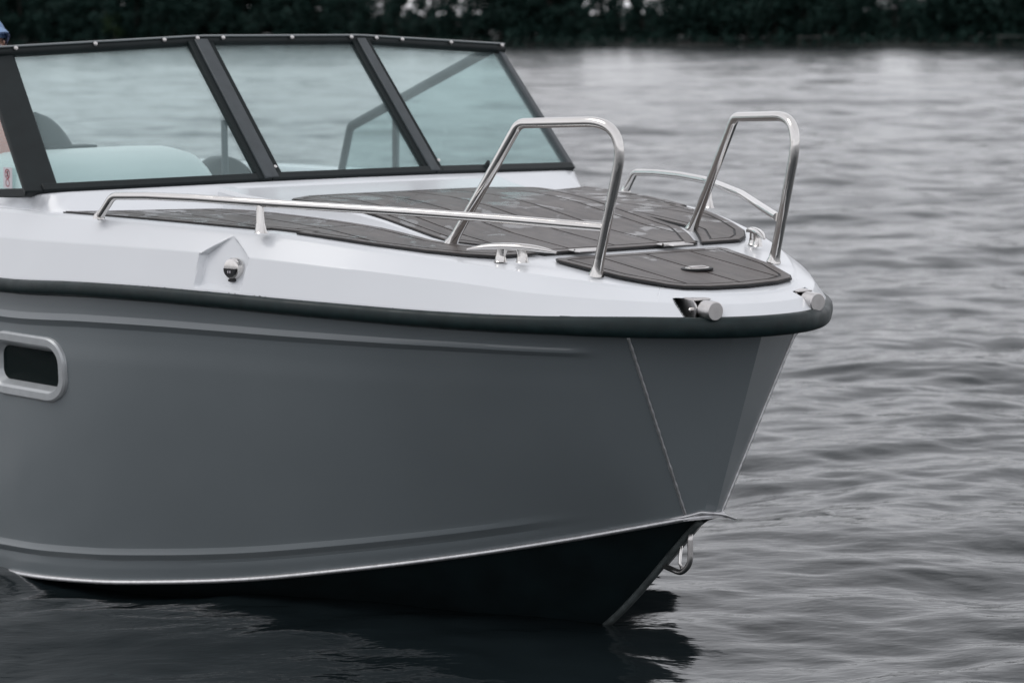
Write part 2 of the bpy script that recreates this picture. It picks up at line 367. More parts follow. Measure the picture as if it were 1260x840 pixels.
# ---- hull
def Kc(x):     # chine
    X = [-6.6, -3.2, -2.48, -2.13, -1.87, -1.58, -1.22, -.89, -.585, -.405, -.265]
    return hermite(x, X, [1.17, 1.17, 1.13, 1.03, .92, .79, .64, .44, .245, .143, .061]), hermite(x, X, [-.12, -.055, -.004, .022, .053, .097, .171, .246, .325, .376, .417])
TX = [-.215, -.26, -.33, -.44, -.6, -.8]; TI = [.105, .085, .06, .042, .03, .022]
def Tc(x):     # hull top edge under the rub rail
    return B(x)-interp(-x, [-k for k in TX], TI), .966+.012*smooth01((-.2-x)/.5)+rz(x)*smooth01((-.2-x)/.5)
NS, NV = 300, 90
def hull_pt(x, v, side):
    tx = x; ty, tz = Tc(tx); kx = -.265+(x+.215)*(6.335/6.385); ky, kz = Kc(kx)
    a = Vector((tx, ty, tz)); b = Vector((kx, ky, kz)); p = a.lerp(b, v)
    p.y += .018*math.sin(math.pi*v)*smooth01((-.3-x)/.8)+.030*math.sin(math.pi*min(1, v*1.02))**1.2*v*smooth01((-.22-x)/.14)*(1-smooth01((-.45-x)/.5))
    d = 0
    H = (a-b).length
    v0 = .088 if x > -2.3 else .088; s = (v-v0)*H
    e_ = smooth01((-.275-x)/.05)
    d += .0095*math.exp(-(s/.0125)**2)*e_
    d -= .003*smooth01(s/.02)*(1-smooth01((s-.06)/.08))*e_
    s = (v-.905)*H
    d += (.008*math.exp(-((s+.004)/.013)**2)-.004*math.exp(-((s-.020)/.010)**2))*smooth01((-.42-x)/.35)
    d += .0016*noise.noise(Vector((p.x*2.2, side*3, p.z*3.4)))+.0007*noise.noise(Vector((p.x*6, side*7, p.z*5)))
    p.y += d*(1 if x < -.216 else 0); p.y *= side
    return p
PX, PZ, PW, PH = -2.40, .712, .86, .262     # porthole: centre x, z, width, height (tuned below)
mb = MB(); hx = [-.215-(6.385)*(k/NS)**1.5 for k in range(NS+1)]
def pt_keel(x): return Vector((x, 0, hermite(x, [-6.6, -3, -1.8, -1.1, -.745, -.29], [-.46, -.46, -.38, -.20, 0.0, .400])))
for side in (-1, 1):
    mb.grid([[hull_pt(x, k/NV, side) for k in range(NV+1)] for x in hx])
# nose facets between the two weld lines
NT = [Vector((-.215, .307, .966)), Vector((-.075, .055, .968)), Vector((-.075, -.055, .968)), Vector((-.215, -.307, .966))]
NT[0].y = Tc(-.215)[0]; NT[3].y = -NT[0].y
NB = [Vector((-.265, .061, .417)), Vector((-.238, .020, .421)), Vector((-.238, -.020, .421)), Vector((-.265, -.061, .417))]
for k in range(3): mb.grid([[NT[k].lerp(NB[k], j/12) for j in range(13)], [NT[k+1].lerp(NB[k+1], j/12) for j in range(13)]])
mb.build('hull', m_hull, boat, smooth=12, weld=True)
# black bottom
mb = MB()
for side in (-1, 1):
    G = []
    for k in range(0, 90):
        x = -.265-6.2*(k/89)**1.3; ky, kz = Kc(x); kx = x-.02 if k else -.29
        K = pt_keel(min(-.29, x-.03*0)) if k else Vector((-.29, 0, .400)); K = Vector((min(-.29, x-.01*k*0), 0, K.z))
        G.append([Vector((x, side*ky, kz-.001)).lerp(K, j/8) for j in range(9)])
    mb.grid(G)
mb.add([(p.x, p.y, p.z-.001) for p in NB]+[(-.29, 0, .40)], [(0, 1, 4), (1, 2, 4), (2, 3, 4)])
mb.build('hull_bottom', m_anti, boat, smooth=25, weld=True)
MB().grid([[hull_pt(hx[-1], k/10, -1) for k in range(11)], [hull_pt(hx[-1], k/10, 1) for k in range(11)]]).build('transom', m_hull, boat)
# chine strip, weld seams, keel bar
mb = MB(); ch = []
for k in range(0, 130):
    x = -.265-4.6*(k/129)**1.2; y, z = Kc(x); ch.append((x, y, z))
seam = [(x, -y-.004, z+.001) for x, y, z in ch[::-1]]+[(-.236, -.024, .4225), (-.226, 0, .425), (-.236, .024, .4225)]+[(x, y+.004, z+.001) for x, y, z in ch]
mb.tube(seam, 1, 10, flat=(.0082, .0115, (0, 0, 1))); mb.build('chine_strip', m_alu, boat, smooth=True)
for side in (-1, 1):
    mb = MB(); a, b = hull_pt(-.215, 0, side), hull_pt(-.215, 1, side)
    pts = [a.lerp(b, k/60)+Vector((.001, .002*side, 0)) for k in range(61)]
    mb.tube(pts, [.0046+.0008*math.sin(k*2.1)+.0004*math.sin(k*5.3) for k in range(61)], 8); mb.build('weld_seam', m_alu, boat, smooth=True)
lip = MB(); P = [(-.30, -.074, .4125), (-.262, -.076, .4185), (-.216, -.030, .4265), (-.205, 0, .428), (-.213, .030, .4235), (-.246, .082, .411), (-.285, .085, .406)]
Q = [(-.30, -.05, .4125), (-.268, -.05, .418), (-.245, -.02, .4225), (-.24, 0, .4235), (-.245, .02, .422), (-.268, .05, .415), (-.285, .05, .41)]
lip.grid([P, Q]); lip.grid([[(a, b, c-.006) for a, b, c in P], [(a, b, c-.006) for a, b, c in Q]]); lip.grid([P, [(a, b, c-.006) for a, b, c in P]])
lip.build('spray_lip', m_alu, boat, smooth=40, weld=True)
lp = fillet([(-.33, -.098, .405), (-.262, -.070, .4245), (-.236, -.032, .437), (-.212, 0, .434), (-.213, .035, .425), (-.236, .084, .407), (-.245, .105, .400)], [.03]*5, 5)
MB().tube(lp, [.0062-.0036*k/(len(lp)-1) for k in range(len(lp))], 8).build('lip_weld', m_alu, boat, smooth=True)
kb = [pt_keel(x)+Vector((.004, 0, -.002)) for x in [-.285-.02*k for k in range(60)]]
MB().tube(kb, 1, 8, flat=(.012, .011, (0, 1, 0))).build('keel_bar', mat('scuffed_keel_bar', (.085, .10, .10), .5, .2, var=(30, .3)), boat, smooth=True)
# bow eye: bent rod under the forefoot
be = empty('bow_eye', parent=boat)
e0, e1 = pt_keel(-.332)+Vector((.006, 0, 0)), pt_keel(-.462)+Vector((.006, 0, 0))
loop = fillet([e0, (-.326, 0, .335), (-.324, 0, .268), (-.366, 0, .232), e1], [.03, .05, .05])
MB().tube(loop, .0085, 12).build('rod', m_sat, be, smooth=True)
MB().tube([pt_keel(-.365)+Vector((0, 0, 0)), (-.374, 0, .262), (-.362, 0, .246)], .005, 10).build('pin', m_ss, be, smooth=True)
MB().tube([pt_keel(-.31)+Vector((.004, .012, 0)), pt_keel(-.47)+Vector((.004, .012, 0))], 1, 8, flat=(.006, .016, (1, 0, 1))).build('mounting_plate', m_sat, be, smooth=True)

# ---- rub rail: a half-round rubber section
mb = MB(); G = []
full = [(OUT[i], NRM[i], -1) for i in range(len(OUT)-1, 0, -4)]+[(OUT[i], NRM[i], 1) for i in range(0, len(OUT), 4)]
for p, n, sd_ in full:
    row = []
    for k in range(15):
        t = -math.pi/2+math.pi*k/14; c_, s_ = math.cos(t), math.sin(t)
        off = .024*abs(c_)**.75-.006; zz = .9985+rz(p.x)+(.0238+.0060*smooth01((p.x+.5)/.4))*math.copysign(abs(s_)**.8, s_)
        row.append((p.x+n.x*off, sd_*(p.y+n.y*off), zz))
    row = [(p.x-n.x*.03, sd_*(p.y-n.y*.03), .968+rz(p.x))]+row
    G.append(row)
mb.grid(G).build('rub_rail', m_rub, boat, smooth=50)

# water droplets standing on the rail's upper edge
mb = MB(); rn_ = random.Random(3)
for k in range(90):
    i = rn_.randrange(30, len(OUT)-60); p, n = OUT[i], NRM[i]
    if p.x < -3: continue
    t = rn_.uniform(.95, 1.5); off = .024*abs(math.cos(t))**.75-.006; zz = .9985+rz(p.x)+.0252*math.sin(t)**.8; r_ = rn_.uniform(.0008, .0019)
    c = Vector((p.x+n.x*off, -(p.y+n.y*off), zz)); mb.tube([c-Vector((0, 0, r_*.4)), c+Vector((0, 0, r_*.3)), c+Vector((0, 0, r_*.8))], [r_, r_*.85, r_*.3], 6)
tag(mb.build('water_droplets', m_lens, boat, smooth=True), kind='stuff')

# ---- nav light in its pocket
i_l = min(range(len(OUT)), key=lambda i: abs(ARC[i]-S_LIGHT)); pl, nl = OUT[i_l], NRM[i_l]
nlS = Vector((nl.x, -nl.y, 0)); plS = Vector((pl.x, -pl.y, 0)); tl = Vector((nlS.y, -nlS.x, 0)) * -1
c0 = plS-nlS*.048+Vector((0, 0, 1.100))+tl*(LTS*.040)
ln = empty('navigation_light', parent=boat); 
ln['label'] = 'small round chrome navigation light with black lower half'
mb = MB(); mb.tube([c0, c0+nlS*.014, c0+nlS*.022, c0+nlS*.024], [.033, .033, .030, .022], 28); mb.build('chrome_body', m_ss, ln, smooth=40)
mb = MB()
arcp = [(math.cos(R(a))*.0245, math.sin(R(a))*.0245) for a in range(175, 366, 10)]
base = [c0+nlS*.0245+tl*(-u)+Vector((0, 0, v)) for u, v in arcp]; topp = [p+nlS*.006 for p in base]; n_ = len(base)
mb.add(base+topp, [tuple(range(n_)), tuple(range(n_, 2*n_))]+[(i, (i+1) % n_, n_+(i+1) % n_, n_+i) for i in range(n_)]); mb.build('black_shade', m_lens, ln, bevel=.001)
for k in (-1, 1):
    mb = MB(); cpos = c0+nlS*.0312+tl*(.0042*k)+Vector((0, 0, -.008)); mb.tube([cpos-Vector((0, 0, .0035)), cpos+Vector((0, 0, .0035))], .0016, 8)
    mb.build('white_mark', m_labelw, ln)
mb = MB(); cpos = c0+nlS*.018+Vector((0, 0, -.034)); mb.box((cpos.x, cpos.y, cpos.z), (.022, .012, .012), math.atan2(tl.y, tl.x), bev=.003); mb.build('drain_block', m_lens, ln)
# tiny gelcoat chip hole beside the light
# ---- porthole
def hull_at(x, z):
    v = .5
    for _ in range(12):
        p = hull_pt(x, v, -1); v += (p.z-z)*1.0/.95
    return hull_pt(x, v, -1)
def porthole(cx, cz, W_, H_, rad, ringw):
    def loop(inset, out, n=10):
        w2, h2, rr = W_/2-inset*1.0, H_/2-inset, max(.01, rad-inset); P = []
        for sx, sz, a0 in ((1, 1, 0), (-1, 1, 90), (-1, -1, 180), (1, -1, 270)):
            for k in range(n+1):
                a = R(a0+90*k/n); lx = sx*(w2-rr*1.2)+rr*1.2*math.cos(a); lz = sz*(h2-rr)+rr*math.sin(a)
                q = hull_at(cx+lx, cz+lz-.0*lx); P.append(Vector((q.x, q.y-out, q.z)))
        return P
    Ls = [loop(-.004, -.004), loop(-.002, .008), loop(.004, .013), loop(ringw-.008, .012), loop(ringw, .004), loop(ringw+.014, -.022)]
    mb = MB(); n = len(Ls[0])
    for A, B_ in zip(Ls[:-1], Ls[1:]): mb.add(A+B_, [(i, (i+1) % n, n+(i+1) % n, n+i) for i in range(n)])
    return mb, loop(ringw+.014, -.020), loop(ringw*.55, 0)
ph = empty('porthole', parent=boat)
mbp, inner, cut = porthole(-2.345, .720, .440, .208, .082, .034)
mbp.build('frame', m_frame, ph, smooth=40)
c_ = sum(inner, Vector())/len(inner); n = len(inner)
MB().add(inner+[c_], [(i, (i+1) % n, n) for i in range(n)]).build('pane', m_dglass, ph, smooth=True)
# open the hull plating behind the frame
hull = bpy.data.objects['hull']; bm = bmesh.new(); bm.from_mesh(hull.data)
def inpoly(x, z, P):
    ins = False; j = len(P)-1
    for i in range(len(P)):
        if (P[i].z > z) != (P[j].z > z) and x < (P[j].x-P[i].x)*(z-P[i].z)/(P[j].z-P[i].z)+P[i].x: ins = not ins
        j = i
    return ins
kill = [f for f in bm.faces if f.calc_center_median().y < -.5 and inpoly(f.calc_center_median().x, f.calc_center_median().z, cut)]
bmesh.ops.delete(bm, geom=kill, context='FACES'); bm.to_mesh(hull.data); bm.free()

# ---- foam decking pads made of separate planks
def clip(poly, a, b, c):       # keep a*x+b*y<=c
    out = []
    for i in range(len(poly)):
        p, q = poly[i], poly[(i+1) % len(poly)]; fp, fq = a*p[0]+b*p[1]-c, a*q[0]+b*q[1]-c
        if fp <= 0: out.append(p)
        if fp*fq < 0: t = fp/(fp-fq); out.append((p[0]+(q[0]-p[0])*t, p[1]+(q[1]-p[1])*t))
    return out
def area(P): return sum(P[i][0]*P[(i+1) % len(P)][1]-P[(i+1) % len(P)][0]*P[i][1] for i in range(len(P)))/2
def inset_poly(P, d):
    if area(P) < 0: P = P[::-1]
    n = len(P); out = []
    for i in range(n):
        a, b, c = Vector(P[i-1]), Vector(P[i]), Vector(P[(i+1) % n]); e1, e2 = (b-a).normalized(), (c-b).normalized()
        n1, n2 = Vector((-e1.y, e1.x)), Vector((-e2.y, e2.x)); m = n1+n2; k = m.dot(n1)
        out.append(tuple(b+m*(d/max(k, .35))))
    return out
def xslabs(poly):
    cuts = [-2.3+.12*k for k in range(20)]; res = []
    for a, b in zip([-9]+cuts, cuts+[9]):
        q = clip(clip(poly, 1, 0, b), -1, 0, -a)
        if len(q) > 2 and abs(area(q)) > 1e-6: res.append(q)
    return res
def slab_mesh(poly, zf, z0, z1, ch=.0012):
    mb = MB()
    for q in xslabs(poly):
        n = len(q); mb.add([(x, y, zf(x)+z1) for x, y in q], [tuple(range(n))])
    n = len(poly); P = []
    for i in range(n):
        a, b = poly[i], poly[(i+1) % n]; m = max(1, int(math.dist(a, b)/.12)); P += [(a[0]+(b[0]-a[0])*k/m, a[1]+(b[1]-a[1])*k/m) for k in range(m)]
    n = len(P); mb.add([(x, y, zf(x)+z0) for x, y in P]+[(x, y, zf(x)+z1-.0001) for x, y in P], [(i, (i+1) % n, n+(i+1) % n, n+i) for i in range(n)])
    return mb
def pad(name, outline, zf, ylines, border=.036, gap=.0078, holes=(), angle=0, seams=()):
    """caulk sheet with border planks along each edge and straight planks inside"""
    root = slab_mesh(outline, zf, -.002, .0028).build(name, m_caulk, boat)
    if area(outline) < 0: outline = outline[::-1]
    o1 = inset_poly(outline, .0045); o2 = inset_poly(outline, border); o3 = inset_poly(outline, border+gap)
    # border: grouped in runs split where the outline turns sharply
    n = len(o1); turn = []
    for i in range(n):
        a, b, c = Vector(o1[i-1]), Vector(o1[i]), Vector(o1[(i+1) % n]); turn.append((b-a).angle(c-b))
    corners = [i for i in range(n) if turn[i] > R(24)] or [0]
    for ci, s in enumerate(corners):
        e = corners[(ci+1) % len(corners)]; idx = [s]; k = s
        while True:
            k = (k+1) % n; idx.append(k)
            if k == e: break
        mb = MB()
        for a, b in zip(idx[:-1], idx[1:]):
            q = [o1[a], o1[b], o2[b], o2[a]]
            if area(q) > 0:
                m_ = slab_mesh(q, zf, .001, .0052); mb.add(m_.v, m_.f)
        if mb.v: mb.build('plank', m_deck, root, weld=True)
    dirx, diry = math.cos(angle), math.sin(angle)
    nx, ny = -diry, dirx
    yl = [-9]+list(ylines)+[9]
    for a, b in zip(yl[:-1], yl[1:]):
        q = clip(clip(o3, nx, ny, b-gap/2), -nx, -ny, -(a+gap/2))
        if len(q) > 2 and abs(area(q)) > 4e-4:
            pieces = [q]
            for sx in seams:
                nn = []
                for pq in pieces: nn += [r_ for r_ in (clip(pq, 1, 0, sx-gap/2), clip(pq, -1, 0, -(sx+gap/2))) if len(r_) > 2 and abs(area(r_)) > 2e-4]
                pieces = nn
            for pq in pieces: slab_mesh(pq, zf, .001, .0052).build('plank', m_deck, root)
    return root
hat = [(-.572, -.300), (-.572, .300), (-.545, .316), (-.30, .282), (-.155, .226), (-.115, .195), (-.088, .12), (-.076, 0), (-.088, -.12), (-.115, -.195), (-.155, -.226), (-.30, -.282), (-.545, -.316)]
MB().prism(inset_poly(hat, -.006), 0, 0)
hroot = pad('hatch_pad', hat, dz, [-.165, 0, .165], border=.030)
xsT = [-.648, -.70, -.80, -.87, -.93, -1.05, -1.217, -1.4, -1.584, -1.75, -1.86]
zt_ = lambda x: dz(x)+trunk_h(x)+.001
half = [(-.648, .285)]+[(x, trunk_y(x)-.013) for x in xsT if x < -.69 and x > -1.78]+[(-1.79, .47), (-1.87, .36), (-1.88, .2)]
main = half+[(x, -y) for x, y in half[::-1]]
pad('foredeck_pad', main, zt_, [-.34, -.17, 0, .17, .34], border=.034)
for side in (-1, 1):
    ox = [-.70, -.80, -.95, -1.10, -1.25, -1.26]
    outer = [(-.652, .30), (-.652, .455), (-.70, .52), (-.80, .60), (-.95, B(-.95)-.135), (-1.10, B(-1.1)-.13), (-1.225, B(-1.225)-.128), (-1.232, B(-1.23)-.155),
             (-1.355, B(-1.35)-.155), (-1.362, B(-1.36)-.128), (-1.55, B(-1.55)-.125), (-1.75, B(-1.75)-.122), (-2.0, B(-2.0)-.118), (-2.26, B(-2.26)-.116)]
    inner_ = [(-2.20, .96), (-2.13, .76), (-2.055, .585), (-1.90, .535), (-1.584, .502), (-1.217, .482), (-.95, .474), (-.86, .445), (-.72, .35)]
    P = outer+inner_
    if side < 0: P = [(x, -y) for x, y in P]
    # planks run parallel to the outer edge
    ang = math.atan2(.42, -1.0)*side if False else 0
    pad('side_deck_pad', P, lambda x: dz(x)+.001, [side*k for k in ((.66, .80, .92) if side > 0 else (.92, .80, .66))][::1] if side > 0 else [-.92, -.80, -.66], border=.030, seams=(-1.30, -1.80))

# hinges, hatch handle
for side in (-1, 1):
    h = empty('hinge', parent=boat, loc=(-.612, side*.163, dz(-.612)))
    MB().box((-.020, side*.0, .0125), (.030, .078, .006), bev=.002).build('leaf', m_sat, h, bevel=.0015)
    MB().box((.022, side*.01, .0125), (.030, .078, .006), bev=.002).build('leaf', m_sat, h, bevel=.0015)
    MB().cyl((0, -.04, .013), (0, .04, .013), .0055, 12).build('barrel', m_ss, h, smooth=40)
hh = empty('hatch_latch', parent=boat, loc=(-.30, 0, dz(-.30)+.009))
def ellipse(a, b, n=32): return [(a*math.cos(2*math.pi*k/n), b*math.sin(2*math.pi*k/n)) for k in range(n)]
mb = MB(); mb.prism(ellipse(.040, .050), -.004, .0006); mb.build('rubber_ring', m_caulk, hh)
mb = MB(); mb.prism(ellipse(.030, .038), -.002, .003); mb.build('steel_ring', m_ss, hh, bevel=.0015)
mb = MB(); mb.box((0, 0, .0045), (.020, .052, .004), bev=.0015); mb.build('lift_tab', m_sat, hh, bevel=.001)

# cleats
def cleat(side):
    x0, y0 = -.575, .452; r0 = empty('mooring_cleat', parent=boat, loc=(x0, side*y0, dz(x0)+.001)); a = math.atan2(-.5, .87) if side > 0 else math.atan2(.5, .87)
    r0.rotation_euler.z = a
    for sx in (-1, 1):
        mb = MB(); G = []
        for z, w_, d_, lean in ((0, .021, .017, 0), (.004, .017, .014, 0), (.018, .0155, .012, .0), (.034, .017, .012, -.004*sx), (.042, .022, .012, -.006*sx)):
            G.append([(sx*.034+lean+w_*math.cos(t), d_*math.sin(t), z) for t in [2*math.pi*k/16 for k in range(17)]])
        mb.grid(G).build('leg', m_ss, r0, smooth=50, weld=True)
    pts = [(-.140+.28*k/24, 0, .044-.013*abs(-1+2*k/24)**2.2) for k in range(25)]
    rr = [max(.12, (1-abs(-1+2*k/24)**2.6))**.6 for k in range(25)]
    MB().tube(pts, rr, 14, flat=(.0105, .0150, (0, 0, 1))).build('horn', m_ss, r0, smooth=60)
cleat(-1); cleat(1)
# a white pod carries each cleat foot on the gunwale

# bow fairleads: round bars on a bracket in the nose pockets
def fairlead(side):
    r0 = empty('bow_fairlead', parent=boat, loc=(-.068, .178 if side > 0 else -.190, 1.049)); r0.scale = (1.12, 1.28, 1.28); r0.rotation_euler = (0, R(1), R(-4 if side > 0 else -4))
    MB().cyl((.035, 0, 0), (.080, 0, 0), .0205, 32, bev=.002).build('end_roller', m_sat, r0, smooth=35)
    MB().cyl((-.055, 0, -.001), (.034, 0, 0), .0165, 24, bev=.001).build('shaft', m_sat, r0, smooth=35)
    mb = MB(); mb.add([(-.06, -.021, -.022), (.028, -.021, -.020), (.034, -.021, .004), (.020, -.021, .019), (-.06, -.021, .022),
                       (-.06, -.017, -.022), (.028, -.017, -.020), (.034, -.017, .004), (.020, -.017, .019), (-.06, -.017, .022)],
                      [(0, 1, 2, 3, 4), (9, 8, 7, 6, 5)]+[(i, (i+1) % 5, 5+(i+1) % 5, 5+i) for i in range(5)]); mb.build('cheek_plate', m_sat, r0, bevel=.001)
    mb = MB(); mb.box((-.015, 0, .020), (.085, .040, .004), bev=.001); mb.build('top_plate', m_sat, r0, bevel=.001)
    MB().tube([(.012, -.020, -.002), (.012, -.0255, -.002), (.012, -.028, -.002)], [.0052, .005, .002], 12).build('bolt', m_ss, r0, smooth=40)
    MB().tube([(.044, .018, .004), (.044, .026, .004), (.044, .029, .004)], [.0055, .005, .002], 12).build('stop_pin', m_ss, r0, smooth=40)
    MB().tube([(.040, 0, -.019), (.040, 0, -.026), (.040, 0, -.028)], [.011, .011, .006], 14).build('foot_nut', m_ss, r0, smooth=40)
fairlead(-1); fairlead(1)

# ---- stainless rails
def flare(mb, p, d, r=.0145):
    p = Vector(p); d = Vector(d).normalized(); mb.tube([p-Vector((0, 0, .001)), p+d*.004, p+d*.012, p+d*.03, p+d*.05], [.022, .021, .0175, .0155, r], 18)
for side in (-1, 1):
    y = lambda v: side*v
    rl = empty('bow_rail', parent=boat)
    pa = Vector((-.883, y(.454), dz(-.883)+.002)); ta = Vector((-.612, y(.399), 1.541)); tf = Vector((-.216, y(.315), 1.556)); pf = Vector((-.344, y(.325), dz(-.344)))
    path = fillet([pa, ta, tf, pf], [.05, .105], 14)
    MB().tube(dens(path, .05), .0145, 20).build('tube', m_ss, rl, smooth=60)
    mb = MB(); flare(mb, pa, ta-pa); mb.build('foot', m_ss, rl, smooth=60)
    mb = MB(); flare(mb, pf, tf-pf, ); mb.build('foot', m_ss, rl, smooth=60)
    sr = empty('side_rail', parent=boat)
    fa = Vector((-2.003, y(1.050), dz(-2.0))); 
    pts = [fa, (-1.93, y(1.035), 1.295), (-1.76, y(1.0), 1.302), (-1.55, y(.945), 1.304), (-1.3, y(.865), 1.300), (-.85, y(.63), 1.287), (-.56, y(.455), 1.273), (-.322, y(.318), 1.259)]
    path = fillet(pts, [.06, .4, .8, 1.2, 1.5, 1.5], 8)
    MB().tube(path, .0125, 18).build('tube', m_ss, sr, smooth=60)
    mb = MB(); mb.tube([fa-Vector((0, 0, .003)), fa+Vector((0, 0, .003)), fa+Vector((.002, 0, .008)), fa+Vector((.01, 0, .014))], [.019, .0185, .015, .0125], 18); mb.build('foot', m_ss, sr, smooth=60)
    pm = Vector((-1.294, y(.860), dz(-1.294)))
    mb = MB(); mb.tube([pm, pm+Vector((0, 0, .004)), pm+Vector((-.002, 0, .03)), pm+Vector((-.004, 0, .09))], [1.3, 1.05, .75, .62], 16, flat=(.020, .014, (1, -.3*side, 0))); mb.build('post', m_ss, sr, smooth=60)

# ---- windshield
ws = empty('windshield', parent=boat)
WT = [(-2.818, 1.037, 1.742), (-2.680, .330, 1.768), (-2.680, -.330, 1.768), (-2.818, -1.037, 1.742)]
def bar(mb, a, b, wdt, dep, side_dir, n_dir):
    """rectangular bar from a to b: wdt along side_dir, dep along n_dir"""
    a, b, s, n = Vector(a), Vector(b), Vector(side_dir).normalized(), Vector(n_dir).normalized(); P = []
    for p in (a, b):
        for u, v in ((-1, -1), (1, -1), (1, 1), (-1, 1)): P.append(p+s*u*wdt/2+n*v*dep/2)
    mb.add(P, [(3, 2, 1, 0), (4, 5, 6, 7)]+[(i, (i+1) % 4, 4+(i+1) % 4, 4+i) for i in range(4)]); return mb
def pane(name, quad, t=.006, lab=None):
    q = [Vector(p) for p in quad]; n = (q[1]-q[0]).cross(q[3]-q[0]).normalized(); mb = MB()
    mb.add([p+n*t/2 for p in q]+[p-n*t/2 for p in q], [(0, 1, 2, 3), (7, 6, 5, 4)]+[(i, (i+1) % 4, 4+(i+1) % 4, 4+i) for i in range(4)])
    return mb.build(name, m_glass, ws)
for k in range(3):
    a, b = Vector(WB[k]), Vector(WB[k+1]); c, d = Vector(WT[k+1]), Vector(WT[k])
    p_ = pane('pane', [a, b, c, d], .005)
    s = (b-a).normalized(); n = s.cross(d-a).normalized()
    mb = MB(); bar(mb, a+Vector((0, 0, .012)), b+Vector((0, 0, .012)), .030, .026, (d-a), n); mb.build('bottom_rail', m_blackp, ws, bevel=.004)
    mb = MB(); bar(mb, a+(d-a)*.045+n*.006, b+(c-b)*.045+n*.006, .014, .020, (d-a), n); mb.build('gasket', m_gasket_shade, ws, bevel=.003)
# top rail follows a shallow curve
tr_pts = fillet([Vector(WT[0])+Vector((.02, .02, -.004)), Vector(WT[1])+Vector((.0, 0, .006)), Vector(WT[2])+Vector((0, 0, .006)), Vector(WT[3])+Vector((.02, -.02, -.004))], [.6, .6], 14)
tr_pts = dens(tr_pts, .06)
MB().tube(tr_pts, 1, 14, flat=(.019, .016, (0, 0, 1))).build('top_rail', m_blackp, ws, smooth=True)
MB().tube([p+Vector((.010, 0, .019)) for p in tr_pts], 1, 10, flat=(.0042, .006, (0, 0, 1))).build('top_trim', m_trim, ws, smooth=True)
cum = [0]
for a, b in zip(tr_pts[:-1], tr_pts[1:]): cum.append(cum[-1]+(b-a).length)
def along(y):
    for a, b in zip(tr_pts[:-1], tr_pts[1:]):
        if (a.y-y)*(b.y-y) <= 0: return a.lerp(b, (y-a.y)/(b.y-a.y) if b.y != a.y else 0)
for y in (-.985, -.71, -.465, -.345, -.245, .035, .285, .40, .525, .77, 1.035):
    p = along(y) or tr_pts[0]; c = p+Vector((.020, 0, .012))
    MB().tube([c, c+Vector((.006, 0, .001)), c+Vector((.008, 0, .0012))], [.0078, .0072, .003], 12).build('snap_stud', m_sat, ws, smooth=40)
# mullions: grey cap with a black seal beside it
for k, (wm, shift) in ((1, (.060, 0)), (2, (.085, 0))):
    a, b = Vector(WB[k]), Vector(WT[k]); n = Vector((1, 0, .9)).normalized(); s = Vector((0, 1, 0))
    mb = MB(); bar(mb, a+n*.010+s*(-.002), b+n*.010, wm*.62, .030, s, n); mb.build('mullion', m_greyp, ws, bevel=.004)
    for q in (-1, 1):
        mb = MB(); bar(mb, a+n*.004+s*q*wm*.42, b+n*.004+s*q*wm*.42, .026, .024, s, n); mb.build('gasket', m_gasket_shade, ws, bevel=.004)
    c = a+n*.028+s*.012+Vector((-.01, 0, .03)); MB().tube([c, c+n*.004, c+n*.006], [.006, .006, .002], 10).build('bolt', m_ss, ws, smooth=40)
for side, k in ((1, 0), (-1, 3)):
    a, b = Vector(WB[k]), Vector(WT[k]); n = Vector((1, side*.35, .9)).normalized(); s = Vector((-.35, side, 0)).normalized()
    mb = MB(); 
    if side < 0: 
        pd = Vector((.254, .967, 0)); pn = pd.cross(b-a).normalized(); bar(mb, a+pd*.0+Vector((0, 0, -.004)), b, .112, .030, pd, pn)
    else: bar(mb, a, b, .034, .030, s, n)
    mb.build('corner_pillar', m_blackp if side < 0 else m_greyp, ws, bevel=.006)
    # side wing
    a = a+Vector((-.03, side*.02, 0)); b = b+Vector((-.03, side*.01, 0))
    rb, rt_ = Vector((-4.08, side*1.08, 1.19)), Vector((-3.95, side*1.055, 1.405))
    pane('pane', [a, rb, rt_, b] if side > 0 else [rb, a, b, rt_], .005)
    mb = MB(); path = fillet([b, rt_, rb], [.05], 8); mb.tube(path, 1, 12, flat=(.015, .021, (0, side, .1))); mb.build('wing_rail', m_blackp, ws, smooth=50)
    mb = MB(); bar(mb, a, rb, .03, .028, (0, 0, 1), (0, 1, 0)); mb.build('bottom_rail', m_blackp, ws, bevel=.004)
    mb = MB(); t = .735; bar(mb, a.lerp(rb, t), Vector((a.lerp(rb, t).x+.045, side*1.06, b.lerp(rt_, .70).z)), .024, .024, (1, 0, 0), (0, 1, 0)); mb.build('wing_divider', m_blackp, ws, bevel=.004)
# small black catch on the port bottom rail
mb = MB(); mb.tube([(-2.235, .59, 1.295), (-2.24, .60, 1.325), (-2.25, .612, 1.335)], [.010, .010, .007], 10); mb.build('catch', m_gasket_shade, ws, smooth=True)
